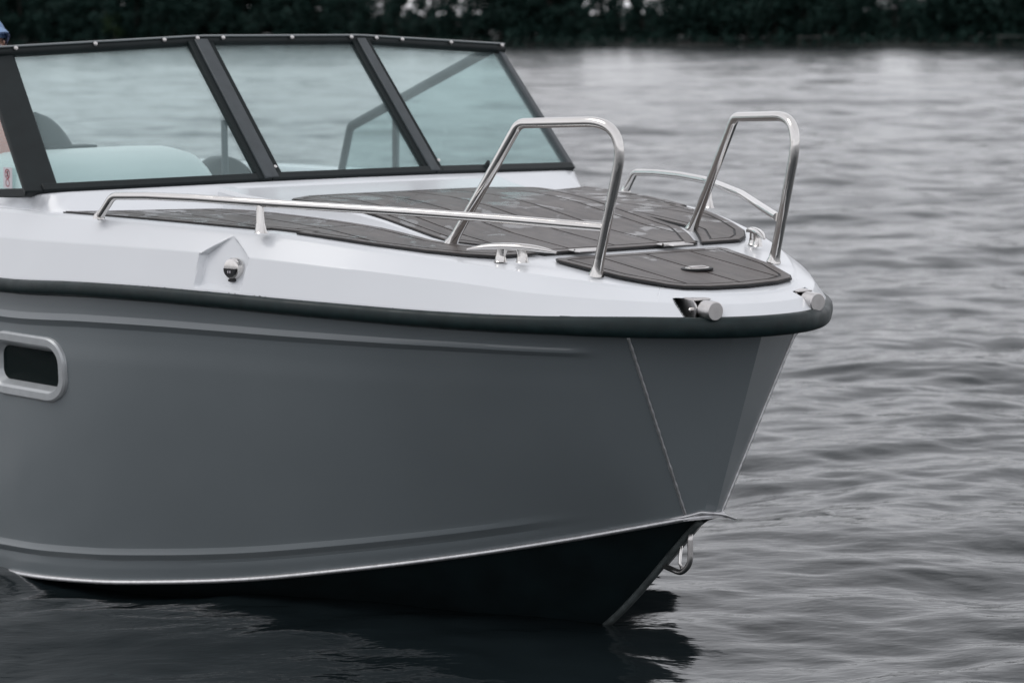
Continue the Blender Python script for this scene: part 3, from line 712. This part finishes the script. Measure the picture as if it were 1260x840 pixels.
# warning sticker inside the starboard wing pane
st = empty('warning_sticker', parent=ws, loc=(-2.60, -1.098, 1.325)); st.rotation_euler = (R(0), 0, R(-2))
tag(st, 'small white sticker with a red ring and black figure')
mb = MB()
ov = [(.032*math.cos(t), .034*math.sin(t)) for t in [2*math.pi*k/40 for k in range(40)]]
def flat(pts, y, name, m):
    n = len(pts); MB().add([(x, y, z) for x, z in pts]+[(x, y-.0006, z) for x, z in pts], [tuple(range(n)), tuple(range(2*n-1, n-1, -1))]+[(i, (i+1) % n, n+(i+1) % n, n+i) for i in range(n)]).build(name, m, st)
flat([(-.040, -.036), (.040, -.036), (.044, .034), (-.036, .034)], -.0005, 'label_sheet', m_labelw)
def ring(cx, cz, ro, ri, y, name, m, n=28):
    P = []; 
    for k in range(n): t = 2*math.pi*k/n; P += [(cx+ro*math.cos(t)*1.35, y, cz+ro*math.sin(t)), (cx+ri*math.cos(t)*1.35, y, cz+ri*math.sin(t))]
    MB().add(P, [(2*k, 2*k+1, (2*k+3) % (2*n), (2*k+2) % (2*n)) for k in range(n)]).build(name, m, st)
ring(0, .012, .017, .0135, -.0016, 'red_ring', m_red); ring(0, -.018, .013, .010, -.0016, 'red_ring', m_red)
flat([(-.010, .002), (-.003, .004), (.004, .022), (.010, .024), (.004, .012), (.010, .002), (.003, .004), (-.002, .010)], -.0018, 'black_figure', m_lens)
flat([(-.012, .022), (-.010, .025), (.014, .003), (.012, 0)], -.0026, 'red_bar', m_red)

# ---- cockpit: console, helm seat, cushion, pole, wheel
cn_ = empty('console', parent=boat)
mb = MB(); G = []
for x, zt2, in ((-3.22, 1.28), (-3.18, 1.36), (-3.08, 1.388), (-2.93, 1.398), (-2.80, 1.386), (-2.72, 1.35), (-2.62, 1.26), (-2.58, .9), (-2.56, .46)):
    row = [(x, -1.02, .46)]
    row += [(x, -1.03, zt2-.13), (x, -1.01, zt2-.06), (x, -.97, zt2-.02), (x, -.90, zt2-.002), (x, -.5, zt2+.004), (x, -.42, zt2+.003), (x, -.36, zt2+.001), (x, -.315, zt2-.008), (x, -.285, zt2-.024), (x, -.265, zt2-.055), (x, -.245, zt2-.16), (x, -.22, .46)]
    G.append([(a, b, max(c, .46)) for a, b, c in row])
mb.grid(G); mb.build('moulded_hood', m_console, cn_, smooth=50)
mb = MB(); mb.box((-3.2, -.6, .85), (.06, .8, .8), bev=.01); mb.build('instrument_face', m_darkvinyl, cn_, bevel=.01)
whl = MB(); whl.tube([(-3.34+.05*math.cos(t), -.62+.17*math.sin(t), 1.18+.16*math.cos(t)) for t in [2*math.pi*k/36 for k in range(37)]], .013, 10); whl.tube([(-3.22, -.62, 1.15), (-3.36, -.62, 1.18)], .02, 10)
for a in (0, 120, 240): whl.tube([(-3.35, -.62, 1.18), (-3.34+.05*math.cos(R(a)), -.62+.17*math.sin(R(a)), 1.18+.16*math.cos(R(a)))], .008, 8)
whl.build('steering_wheel', m_darkvinyl, boat, smooth=True)
def seat(x, y, ztop, wdt, name='helm_seat', sl=.12):
    s = empty(name, parent=boat, loc=(x, y, .45))
    MB().tube([(0, 0, 0), (0, 0, .02), (0, 0, .05), (0, 0, .38)], [.16, .16, .05, .05], 18).build('pedestal', m_sat, s, smooth=40)
    MB().box((0, 0, .44), (.46, wdt, .13), bev=.03).build('seat_cushion', m_darkvinyl, s, bevel=.02)
    G = []
    h = ztop-.45
    for q_ in range(25):
        k = 8*(1-(1-q_/24)**1.6); z = .48+(h-.48)*k/8; wv = wdt*math.sqrt(max(.002, 1-(k/8.02)**4)); xx = -.20-.03*k/8
        G.append([(xx+(.055 if abs(math.cos(t)) < 2 else 0)*math.sin(t), wv/2*math.copysign(abs(math.cos(t))**.5, math.cos(t)), z) for t in [2*math.pi*q/24 for q in range(25)]])
    G.append([(-.23, 0, h+.004)]*25)
    MB().grid(G).build('backrest', m_darkvinyl, s, smooth=50, weld=True)
seat(-3.75, .44, 1.295, .36, 'passenger_seat')
bag = MB(); G = []
for k in range(10):
    t = k/9; z = 1.378+.150*t; wv = .100*math.sqrt(max(0, 1-t**2.4))+.001; G.append([(-3.05+.07*math.sin(a)*(1-.4*t), -.745-.02*t+wv*math.cos(a)-.045*t, z) for a in [2*math.pi*q/20 for q in range(21)]])
bag.grid(G)
bg_o = bag.build('compass_hood', m_darkvinyl, cn_, smooth=50, weld=True)
MB().box((-3.03, -.69, 1.402), (.10, .20, .010), bev=.002).build('hood_base', m_darkvinyl, cn_)
MB().tube([(-3.2, .043, .44), (-3.2, .043, 1.475)], .0125, 12).build('grab_pole', m_greyp, boat, smooth=40)
for side in (-1, 1): MB().box((-5.6, side*.55, .68), (.5, .95, .42), bev=.04).build('rear_bench', m_darkvinyl, boat, bevel=.02)

# ------------------------------------------------------------------ the person at the helm (only a cap peak and a strip of clothing reach the picture)
def skin_mesh(name, nodes, edges, m, parent, sub=2):
    me = bpy.data.meshes.new(name); me.from_pydata([n[:3] for n in nodes], edges, []); o = bpy.data.objects.new(name, me); C.objects.link(o)
    sk = o.modifiers.new('skin', 'SKIN'); sv = me.skin_vertices[0].data
    for i, n in enumerate(nodes): sv[i].radius = (n[3], n[4] if len(n) > 4 else n[3])
    sv[0].use_root = True; ss = o.modifiers.new('sub', 'SUBSURF'); ss.levels = ss.render_levels = sub; sk.use_smooth_shade = True
    dg = bpy.context.evaluated_depsgraph_get(); me2 = bpy.data.meshes.new_from_object(o.evaluated_get(dg)); bpy.data.objects.remove(o)
    o = bpy.data.objects.new(name, me2); me2.name = name; me2.materials.clear(); me2.materials.append(m); C.objects.link(o); o.parent = parent
    for p in me2.polygons: p.use_smooth = True
    return o
m_skin = mat('skin', (.48, .27, .20), .5, var=(12, .08)); m_cap = mat('blue_cloth', (.20, .30, .48), .8, bump=(300, .4, .002)); m_coral = mat('coral_jacket', (.72, .15, .08), .75, bump=(60, .3, .01))
m_trou = mat('grey_trousers', (.06, .065, .07), .85, bump=(60, .3, .01)); m_hair = mat('brown_hair', (.06, .04, .03), .7)
per = empty('person', 'person in blue peaked cap and coral jacket, behind the left end of the windshield', 'person', (-3.72, -.738, .445)); per.scale = (1.022,)*3
px = -.0
body = skin_mesh('body', [(0, 0, .66, .13, .11), (.0, 0, .80, .125, .10), (.01, 0, .92, .14, .10), (.02, 0, 1.04, .13, .095), (.03, 0, 1.09, .05), (.05, 0, 1.15, .048), (.06, 0, 1.20, .06),
    (0, .085, .60, .08), (.06, .10, .33, .055), (-.02, .10, .05, .04), (.07, .10, .035, .038), (.15, .10, .03, .028),
    (0, -.085, .60, .08), (.05, -.10, .33, .055), (-.03, -.10, .05, .04), (.06, -.10, .035, .038), (.14, -.10, .03, .028),
    (.02, .16, 1.02, .055), (.06, .21, .82, .042), (.23, .16, .76, .034), (.30, .14, .78, .026),
    (.02, -.16, 1.02, .055), (.06, -.21, .82, .042), (.23, -.10, .76, .034), (.30, -.04, .78, .026)],
    [(0, 1), (1, 2), (2, 3), (3, 4), (4, 5), (5, 6), (0, 7), (7, 8), (8, 9), (9, 10), (10, 11), (0, 12), (12, 13), (13, 14), (14, 15), (15, 16), (3, 17), (17, 18), (18, 19), (19, 20), (3, 21), (21, 22), (22, 23), (23, 24)], m_skin, per)
jk = skin_mesh('jacket', [(0, 0, .62, .15, .125), (.0, 0, .80, .145, .12), (.01, 0, .92, .155, .12), (.02, 0, 1.03, .135, .105), (.03, 0, 1.085, .07),
    (.02, .16, 1.02, .068), (.06, .215, .82, .056), (.21, .165, .765, .045), (.02, -.16, 1.02, .068), (.06, -.215, .82, .056), (.21, -.11, .765, .045)],
    [(0, 1), (1, 2), (2, 3), (3, 4), (3, 5), (5, 6), (6, 7), (3, 8), (8, 9), (9, 10)], m_coral, per)
tr_ = skin_mesh('trousers', [(0, 0, .66, .15, .12), (0, .085, .56, .095), (.06, .10, .33, .075), (-.02, .10, .06, .06), (0, -.085, .56, .095), (.05, -.10, .33, .075), (-.03, -.10, .06, .06)],
    [(0, 1), (1, 2), (2, 3), (0, 4), (4, 5), (5, 6)], m_trou, per)
for sy, hx0, hy0 in ((1, .30, .14), (-1, .30, -.04)):
    nodes = [(hx0, hy0, .78, .026, .018), (hx0+.05, hy0, .80, .030, .016)]; edges = [(0, 1)]
    for q in range(4):
        b0 = len(nodes); yy = hy0+(-.024+.016*q); ln_ = (.9, 1.05, 1, .8)[q]
        nodes += [(hx0+.075, yy, .815, .0095), (hx0+.075+.028*ln_, yy, .812, .0088), (hx0+.075+.034*ln_, yy, .790, .008), (hx0+.075+.014*ln_, yy, .778, .0072)]
        edges += [(1, b0), (b0, b0+1), (b0+1, b0+2), (b0+2, b0+3)]
    b0 = len(nodes); nodes += [(hx0+.035, hy0-.03*sy, .790, .0115), (hx0+.065, hy0-.030*sy, .775, .010), (hx0+.085, hy0-.020*sy, .770, .0085)]; edges += [(0, b0), (b0, b0+1), (b0+1, b0+2)]
    skin_mesh('hand', nodes, edges, m_skin, per, 1)
# head with a face
bm = bmesh.new(); bmesh.ops.create_uvsphere(bm, u_segments=32, v_segments=24, radius=1)
for v in bm.verts:
    x, y, z = v.co; fx = x
    v.co = Vector((x*.098, y*.076, z*.118))
    if z < 0: v.co.y *= 1-.28*(-z)**1.5; v.co.x *= 1-.12*(-z) if x > 0 else 1-.3*(-z)
    d = (y/.14)**2; nz = math.exp(-d*1.2)*max(0, 1-abs((z+.12)/.26))
    if x > .5: v.co.x += .022*nz
    for ey in (-.38, .38):
        if x > .5: v.co.x -= .010*math.exp(-((y-ey)/.17)**2-((z-.08)/.11)**2)
    if x > .4: v.co.x += .007*math.exp(-(y/.28)**2)*(math.exp(-((z+.46)/.06)**2)+math.exp(-((z+.58)/.06)**2)-.9*math.exp(-((z+.52)/.025)**2))+.008*math.exp(-(y/.3)**2-((z+.85)/.14)**2)
me = bpy.data.meshes.new('head'); bm.to_mesh(me); bm.free(); me.materials.append(m_skin)
for p in me.polygons: p.use_smooth = True
hd = bpy.data.objects.new('head', me); C.objects.link(hd); hd.parent = per; hd.location = (.075, 0, 1.275)
for sy in (-1, 1):
    MB().tube([(.0, sy*.073, -.02), (-.01, sy*.086, .0), (-.012, sy*.088, .02), (0, sy*.077, .03)], [.008, .012, .012, .006], 10).build('ear', m_skin, hd, smooth=True)
    e = MB(); G = [[(.085+.011*math.sin(a)*math.cos(b), sy*.029+.012*math.cos(a), .008+.010*math.sin(a)*math.sin(b)) for b in [2*math.pi*k/12 for k in range(13)]] for a in [math.pi*k/8 for k in range(9)]]
    e.grid(G).build('eye', m_labelw, hd, smooth=True); MB().tube([(.0955, sy*.029, .008), (.0968, sy*.029, .008)], [.005, .004], 12).build('pupil', m_lens, hd)
hb = MB(); hb.grid([[(-.012+.100*math.cos(a)*math.sin(b)-.008, .081*math.sin(a)*math.sin(b), .122*math.cos(b)) for a in [R(75)+R(210)*k/20 for k in range(21)]] for b in [R(12)+R(115)*k/12 for k in range(13)]]).build('hair', m_hair, hd, smooth=True)
cp = empty('cap', parent=hd)
cb = MB(); cb.grid([[(.106*math.cos(a)*math.sin(b), .086*math.sin(a)*math.sin(b), .040+.092*math.cos(b)) for a in [2*math.pi*k/28 for k in range(29)]] for b in [R(90)*k/10 for k in range(11)]]).build('cap_crown', m_cap, cp, smooth=True, weld=True) if False else None
G = [[(.106*math.cos(a)*math.sin(b), .086*math.sin(a)*math.sin(b), .040+.092*math.cos(b)) for a in [2*math.pi*k/28 for k in range(29)]] for b in [R(90)*k/10 for k in range(11)]]
c1 = MB().grid(G).build('cap_crown', m_cap, hd, smooth=True, weld=True)
G = []
for k in range(9):
    t = k/8; row = []
    for q in range(17):
        a = R(-75)+R(150)*q/16; rx, ry = .104+.105*t*math.cos(a*.9), .085
        row.append((rx*math.cos(a)+.0, (ry-.006*t)*math.sin(a)*(1-.08*t), (.052+.030*math.cos(a*1.15)-.020*t*t-.034*(1-math.cos(a))*t)))
    G.append(row)
c2 = MB().grid(G); v_n = len(c2.v); c2.grid([[(x, y_, z-.004) for x, y_, z in r_] for r_ in G])
c2.build('cap_peak', m_cap, hd, smooth=True); bpy.data.objects.remove(cp)

# ------------------------------------------------------------------ water
def water():
    rng = np.random.default_rng(7); cx, cy, h = CAM.x, CAM.y, CAM.z
    rr = [.25]; 
    while rr[-1] < 7000:
        r_ = rr[-1]; rr.append(r_+max(.030 if r_ > 3.2 else .12, r_*r_/(h*2440)*interp(r_, [18, 34], [.75, .24])))
    rr = np.array(rr)
    th0 = math.atan2(fw.y, fw.x)
    fine = np.arange(R(-17), R(17), .0032); mid1 = np.arange(R(-60), R(-17), .012); mid2 = np.arange(R(17), R(60), .012); co = np.arange(R(60), R(300), .05)
    th = np.concatenate([mid1, fine, mid2, co, [R(300)]])+th0
    Rg, Tg = np.meshgrid(rr, th, indexing='ij'); X = cx+Rg*np.cos(Tg); Y = cy+Rg*np.sin(Tg); Z = np.zeros_like(X)
    dr = np.gradient(rr)[:, None]*np.ones_like(Tg)
    # wave trains travelling roughly towards the camera, crests lying across the view
    main = th0+math.pi
    for k in range(185):
        lam = .10*(2.6/.10)**(rng.random()**1.25) if k < 158 else rng.uniform(2.0, 4.5) if k < 172 else rng.uniform(5, 11)
        a = main+rng.normal(0, .70 if k < 158 else .16)
        amp = lam*.0034*(1.0 if lam < .5 else .85)*rng.uniform(.5, 1.35)
        if k >= 158: amp = lam*(.0032 if k < 172 else .0024)
        kx, ky = 2*math.pi/lam*math.cos(a), 2*math.pi/lam*math.sin(a)
        att = np.clip((lam/dr-2.2)/2.5, 0, 1)*(np.clip((Rg-16)/35, 0, 1) if k >= 172 else 1); ph = rng.uniform(0, 2*math.pi)
        # patchy envelope
        ex, ey = rng.normal(0, .5, 2)/max(lam, .4); env = .62+.38*np.sin(X*ex*.6+Y*ey*.6+rng.uniform(0, 6))
        s = np.sin(kx*X+ky*Y+ph); Z += amp*att*env*(s+.25*np.cos(2*(kx*X+ky*Y+ph)))
    # calmer close along the hull
    d = np.maximum(0, np.hypot(np.maximum(0, np.abs(X+3.2)-2.6), np.maximum(0, np.abs(Y)-.9)))
    Z *= .78+.22*np.clip(d/2.5, 0, 1)
    # small bow wave where the chine meets the water
    b = np.exp(-((X+2.52-.35*(Y+1.15))/.16)**2)*np.exp(-((Y+1.22)/.17)**2); Z += .026*b
    b = np.exp(-((X+2.1-.5*(Y+1.25))/.10)**2)*np.exp(-((Y+1.25)/.22)**2); Z += .016*b
    nr, nt_ = X.shape; V = np.stack([X, Y, Z], -1).reshape(-1, 3)
    i, j = np.meshgrid(np.arange(nr-1), np.arange(nt_-1), indexing='ij'); a = (i*nt_+j).ravel(); F = np.stack([a, a+nt_, a+nt_+1, a+1], -1)
    me = bpy.data.meshes.new('water'); me.vertices.add(len(V)); me.vertices.foreach_set('co', V.ravel()); me.loops.add(F.size); me.loops.foreach_set('vertex_index', F.ravel().astype(np.int32))
    me.polygons.add(len(F)); me.polygons.foreach_set('loop_start', np.arange(0, F.size, 4, dtype=np.int32)); me.polygons.foreach_set('use_smooth', np.ones(len(F), bool)); me.update(); me.validate()
    m = bpy.data.materials.new('lake_water'); m.use_nodes = True; t = m.node_tree; b = t.nodes['Principled BSDF']; k = t.links.new
    b.inputs['Base Color'].default_value = (.010, .015, .017, 1); b.inputs['Roughness'].default_value = .10; b.inputs['IOR'].default_value = 1.333
    co_ = t.nodes.new('ShaderNodeTexCoord'); prev = None
    for sc, st_, dist, rot in ((11, .55, .009, th0), (27, .4, .0035, th0+.4), (2.6, .35, .03, th0-.2)):
        mp = t.nodes.new('ShaderNodeMapping'); mp.vector_type = 'TEXTURE'; mp.inputs['Rotation'].default_value = (0, 0, rot); mp.inputs['Scale'].default_value = (1, 2.3, 1); k(co_.outputs['Object'], mp.inputs[0])
        n = t.nodes.new('ShaderNodeTexNoise'); n.inputs['Scale'].default_value = sc; n.inputs['Detail'].default_value = 3; n.inputs['Roughness'].default_value = .55; k(mp.outputs[0], n.inputs['Vector'])
        bu = t.nodes.new('ShaderNodeBump'); bu.inputs['Strength'].default_value = st_; bu.inputs['Distance'].default_value = dist; k(n.outputs[0], bu.inputs['Height'])
        if prev: k(prev.outputs[0], bu.inputs['Normal'])
        prev = bu
    mp = t.nodes.new('ShaderNodeMapping'); mp.vector_type = 'TEXTURE'; mp.inputs['Rotation'].default_value = (0, 0, th0); mp.inputs['Scale'].default_value = (1, 2.5, 1); k(co_.outputs['Object'], mp.inputs[0])
    jn = t.nodes.new('ShaderNodeTexNoise'); jn.inputs['Scale'].default_value = 1.1; jn.inputs['Detail'].default_value = 7; jn.inputs['Roughness'].default_value = .66; k(mp.outputs[0], jn.inputs['Vector'])
    sb = t.nodes.new('ShaderNodeVectorMath'); sb.operation = 'SUBTRACT'; sb.inputs[1].default_value = (.5, .5, .5); k(jn.outputs['Color'], sb.inputs[0])
    ml = t.nodes.new('ShaderNodeVectorMath'); ml.operation = 'MULTIPLY'; ml.inputs[1].default_value = (.52, .52, 0); k(sb.outputs[0], ml.inputs[0])
    an = t.nodes.new('ShaderNodeVectorMath'); an.operation = 'ADD'; k(prev.outputs[0], an.inputs[0]); k(ml.outputs[0], an.inputs[1])
    nn = t.nodes.new('ShaderNodeVectorMath'); nn.operation = 'NORMALIZE'; k(an.outputs[0], nn.inputs[0])
    k(nn.outputs[0], b.inputs['Normal']); me.materials.append(m)
    o = bpy.data.objects.new('water', me); C.objects.link(o); tag(o, kind='structure')
water()

# ------------------------------------------------------------------ far bank: ground, wood, trees
def view_pt(px, dist, z=0):        # ground point under picture column px (0..1260) at a distance from the camera
    d = (fw+rt*((px-630)/3000)); d = Vector((d.x, d.y, 0)).normalized(); return Vector((CAM.x+d.x*dist, CAM.y+d.y*dist, z))
def shore_dist(px): return interp(px, [-2600, 0, 630, 1260, 3600], [700, 560, 430, 352, 260])
cols = list(range(-2600, 3700, 45))
G = []
for cpx in cols:
    d0 = shore_dist(cpx)+2*math.sin(cpx*.021)+1.2*math.sin(cpx*.057)
    G.append([view_pt(cpx, d0-2, -.6), view_pt(cpx, d0, .12), view_pt(cpx, d0+2, .45), view_pt(cpx, d0+12, 1.0), view_pt(cpx, d0+60, 2.5), view_pt(cpx, d0+400, 9)])
m_bank = mat('bank_earth', (.012, .015, .013), .9, var=(.4, .3))
tag(MB().grid(G).build('river_bank', m_bank, smooth=True), kind='structure')
m_leaf = mat('dark_foliage', (.013, .035, .029), .7, var=(.25, .3), spec=.15)
m_leaf2 = mat('fresh_foliage', (.035, .065, .030), .7, var=(.25, .35), spec=.15)
m_bark = mat('dark_bark', (.030, .028, .024), .9, var=(1, .3)); m_bark2 = mat('pale_bark', (.11, .115, .10), .9, var=(1, .3))
rnd = random.Random(5)
def leaves(mb, c, rad, n, size, rn):
    for _ in range(n):
        while True:
            d = Vector((rn.uniform(-1, 1), rn.uniform(-1, 1), rn.uniform(-1, 1)))
            if d.length < 1: break
        p = Vector((c[0]+d.x*rad[0], c[1]+d.y*rad[1], c[2]+d.z*rad[2])); s = size*rn.uniform(.5, 1.3)
        u = Vector((rn.gauss(0, 1), rn.gauss(0, 1), rn.gauss(0, .7))).normalized(); v = u.cross(Vector((rn.gauss(0, 1), rn.gauss(0, 1), rn.gauss(0, 1)))).normalized()
        mb.add([p-u*s, p+v*s*.6, p+u*s, p-v*s*.6], [(0, 1, 2, 3)])
def make_tree(seed, H, spread, lowest, nclump, nl, leaf, bark, name='leafy_tree'):
    nl = int(nl*1.25)
    rn = random.Random(seed); root = empty(name); mt = MB(); mc = MB(); lean = rn.uniform(-.6, .6)
    tp = [(lean*(k/8)**2+.15*math.sin(k*1.3+seed), .2*math.sin(k*.9+seed), H*.85*k/8) for k in range(9)]
    mt.tube(tp, [.34*(1-k/9.5)+.04 for k in range(9)], 8)
    for c in range(nclump):
        t = lowest+(1-lowest)*(c+.5)/nclump; a = rn.uniform(0, 6.28); rr_ = spread*math.sin(math.pi*min(1, (.18+.82*(t-lowest)/(1-lowest))))**.6*rn.uniform(.35, 1)
        z = H*t; base = Vector(tp[min(8, int(t*7.5))]); cpos = Vector((base.x+rr_*math.cos(a), base.y+rr_*math.sin(a), z))
        if c % 2 == 0: mt.tube([base-Vector((0, 0, .8)), base.lerp(cpos, .5)+Vector((0, 0, .2)), cpos], [.10, .06, .02], 5)
        sz = rn.uniform(.9, 1.6)*spread/3.2; leaves(mc, cpos, (sz*1.15, sz*1.15, sz*.8), nl, .40, rn)
    mt.build('trunk', bark, root, smooth=True); mc.build('crown', leaf, root); return root
protos = [make_tree(1, 15, 4.2, .10, 46, 70, m_leaf, m_bark), make_tree(2, 13, 3.6, .08, 42, 70, m_leaf, m_bark), make_tree(3, 17, 4.6, .16, 48, 70, m_leaf, m_bark), make_tree(4, 12.5, 4.0, .30, 30, 55, m_leaf2, m_bark)]
used = [False]*4
def put(kind, loc, sc, rz, label, group=None):
    src = protos[kind]
    if not used[kind]: o = src; used[kind] = True
    else:
        o = src.copy(); C.objects.link(o)
        for ch in list(src.children): c = ch.copy(); C.objects.link(c); c.parent = o
    o.location = loc; o.scale = (sc, sc, sc); o.rotation_euler = (0, 0, rz); tag(o, label, 'tree', group)
LB = 'dark leafy tree in the dense line of trees along the far bank'; GB = 'trees along the far bank'
cpx = -420.0
while cpx < 1700:
    k = rnd.choice([0, 0, 1, 1, 2]); gap = 455 < cpx < 600 or 690 < cpx < 830 or 1040 < cpx < 1130
    D_ = shore_dist(cpx)+rnd.uniform(4, 9); put(k, view_pt(cpx, D_, .5), rnd.uniform(.85, 1.15)*(.58 if 1035 < cpx < 1125 else .75 if gap else 1.05), rnd.uniform(0, 6.28), LB, GB)
    if not gap: put(rnd.choice([0, 1, 2]), view_pt(cpx+14, D_+11, 1), rnd.uniform(1.0, 1.3), rnd.uniform(0, 6.28), LB, GB)
    cpx += (30 if not gap else 27)*rnd.uniform(.75, 1.25)*430/D_
put(3, view_pt(150, shore_dist(150)+1.5, .4), .55, 1, 'low brighter green tree at the water edge, at left beyond the windshield', None)
# pale thin trunk standing in front of the wood, left
t = empty('bare_trunk', 'thin pale tree trunk in front of the far dark wood, above the left windshield panel', 'tree', view_pt(139, shore_dist(139)+2, .4))
MB().tube([(0, 0, 0), (.1, 0, 4), (0, .1, 9), (.3, 0, 14)], [.16, .13, .10, .05], 8).build('trunk', m_bark2, t, smooth=True)
mc = MB(); leaves(mc, (0, 0, 12.5), (2, 2, 2.5), 260, .3, rnd); leaves(mc, (.4, 0, 2.4), (1.0, 1.0, .4), 60, .25, rnd); mc.build('crown', m_leaf2, t)
# undergrowth and the wood behind, one mass
mb = MB()
for cpx in range(-1300, 2700, 16):
    D_ = shore_dist(cpx)
    for _ in range(1):
        p = view_pt(cpx+rnd.uniform(-8, 8), D_+rnd.uniform(-.4, 1.6), .75); leaves(mb, p, (1.8, 1.8, 1.2), 60, .34, rnd)
    inview = 0 < cpx < 1300
    for q in range(3):
        gp = 440 < cpx < 620 or 670 < cpx < 850 or 1030 < cpx < 1140; hgt = rnd.uniform(1.5, 4.2 if gp else 5.5) if q else rnd.uniform(5, 8.2); p = view_pt(cpx+rnd.uniform(-10, 10), D_+rnd.uniform(18, 24), hgt)
        if q or not (440 < cpx < 620 or 670 < cpx < 850 or 1030 < cpx < 1140): leaves(mb, p, (2.8, 2.8, 2.4), 64, .62, rnd)
tag(mb.build('undergrowth', m_leaf, None), 'dense dark undergrowth and wood along the far bank', 'undergrowth', kind='stuff')
# little grey jetties at the water's edge
m_jet = mat('weathered_boards', (.22, .21, .205), .85, var=(3, .2))
for px_, len_, lab in ((992, 3.4, 'small pale jetty on the far bank right of the bow rails'), (1238, 4.0, 'low pale jetty on the far bank at the right edge')):
    D_ = shore_dist(px_)-2.2; p = view_pt(px_, D_, 1.45); j = empty('jetty', lab, 'jetty', p); j.rotation_euler.z = math.atan2(rt.y, rt.x)
    for k in range(int(len_/.3)): MB().box((-len_/2+.15+.3*k, 0, 0), (.27, 1.6, .07)).build('plank', m_jet, j)
    for sx in (-1, 1):
        for sy in (-1, 1): MB().tube([(sx*(len_/2-.2), sy*.7, -1.9), (sx*(len_/2-.2), sy*.7, .2)], .07, 8).build('pile', m_bark, j)
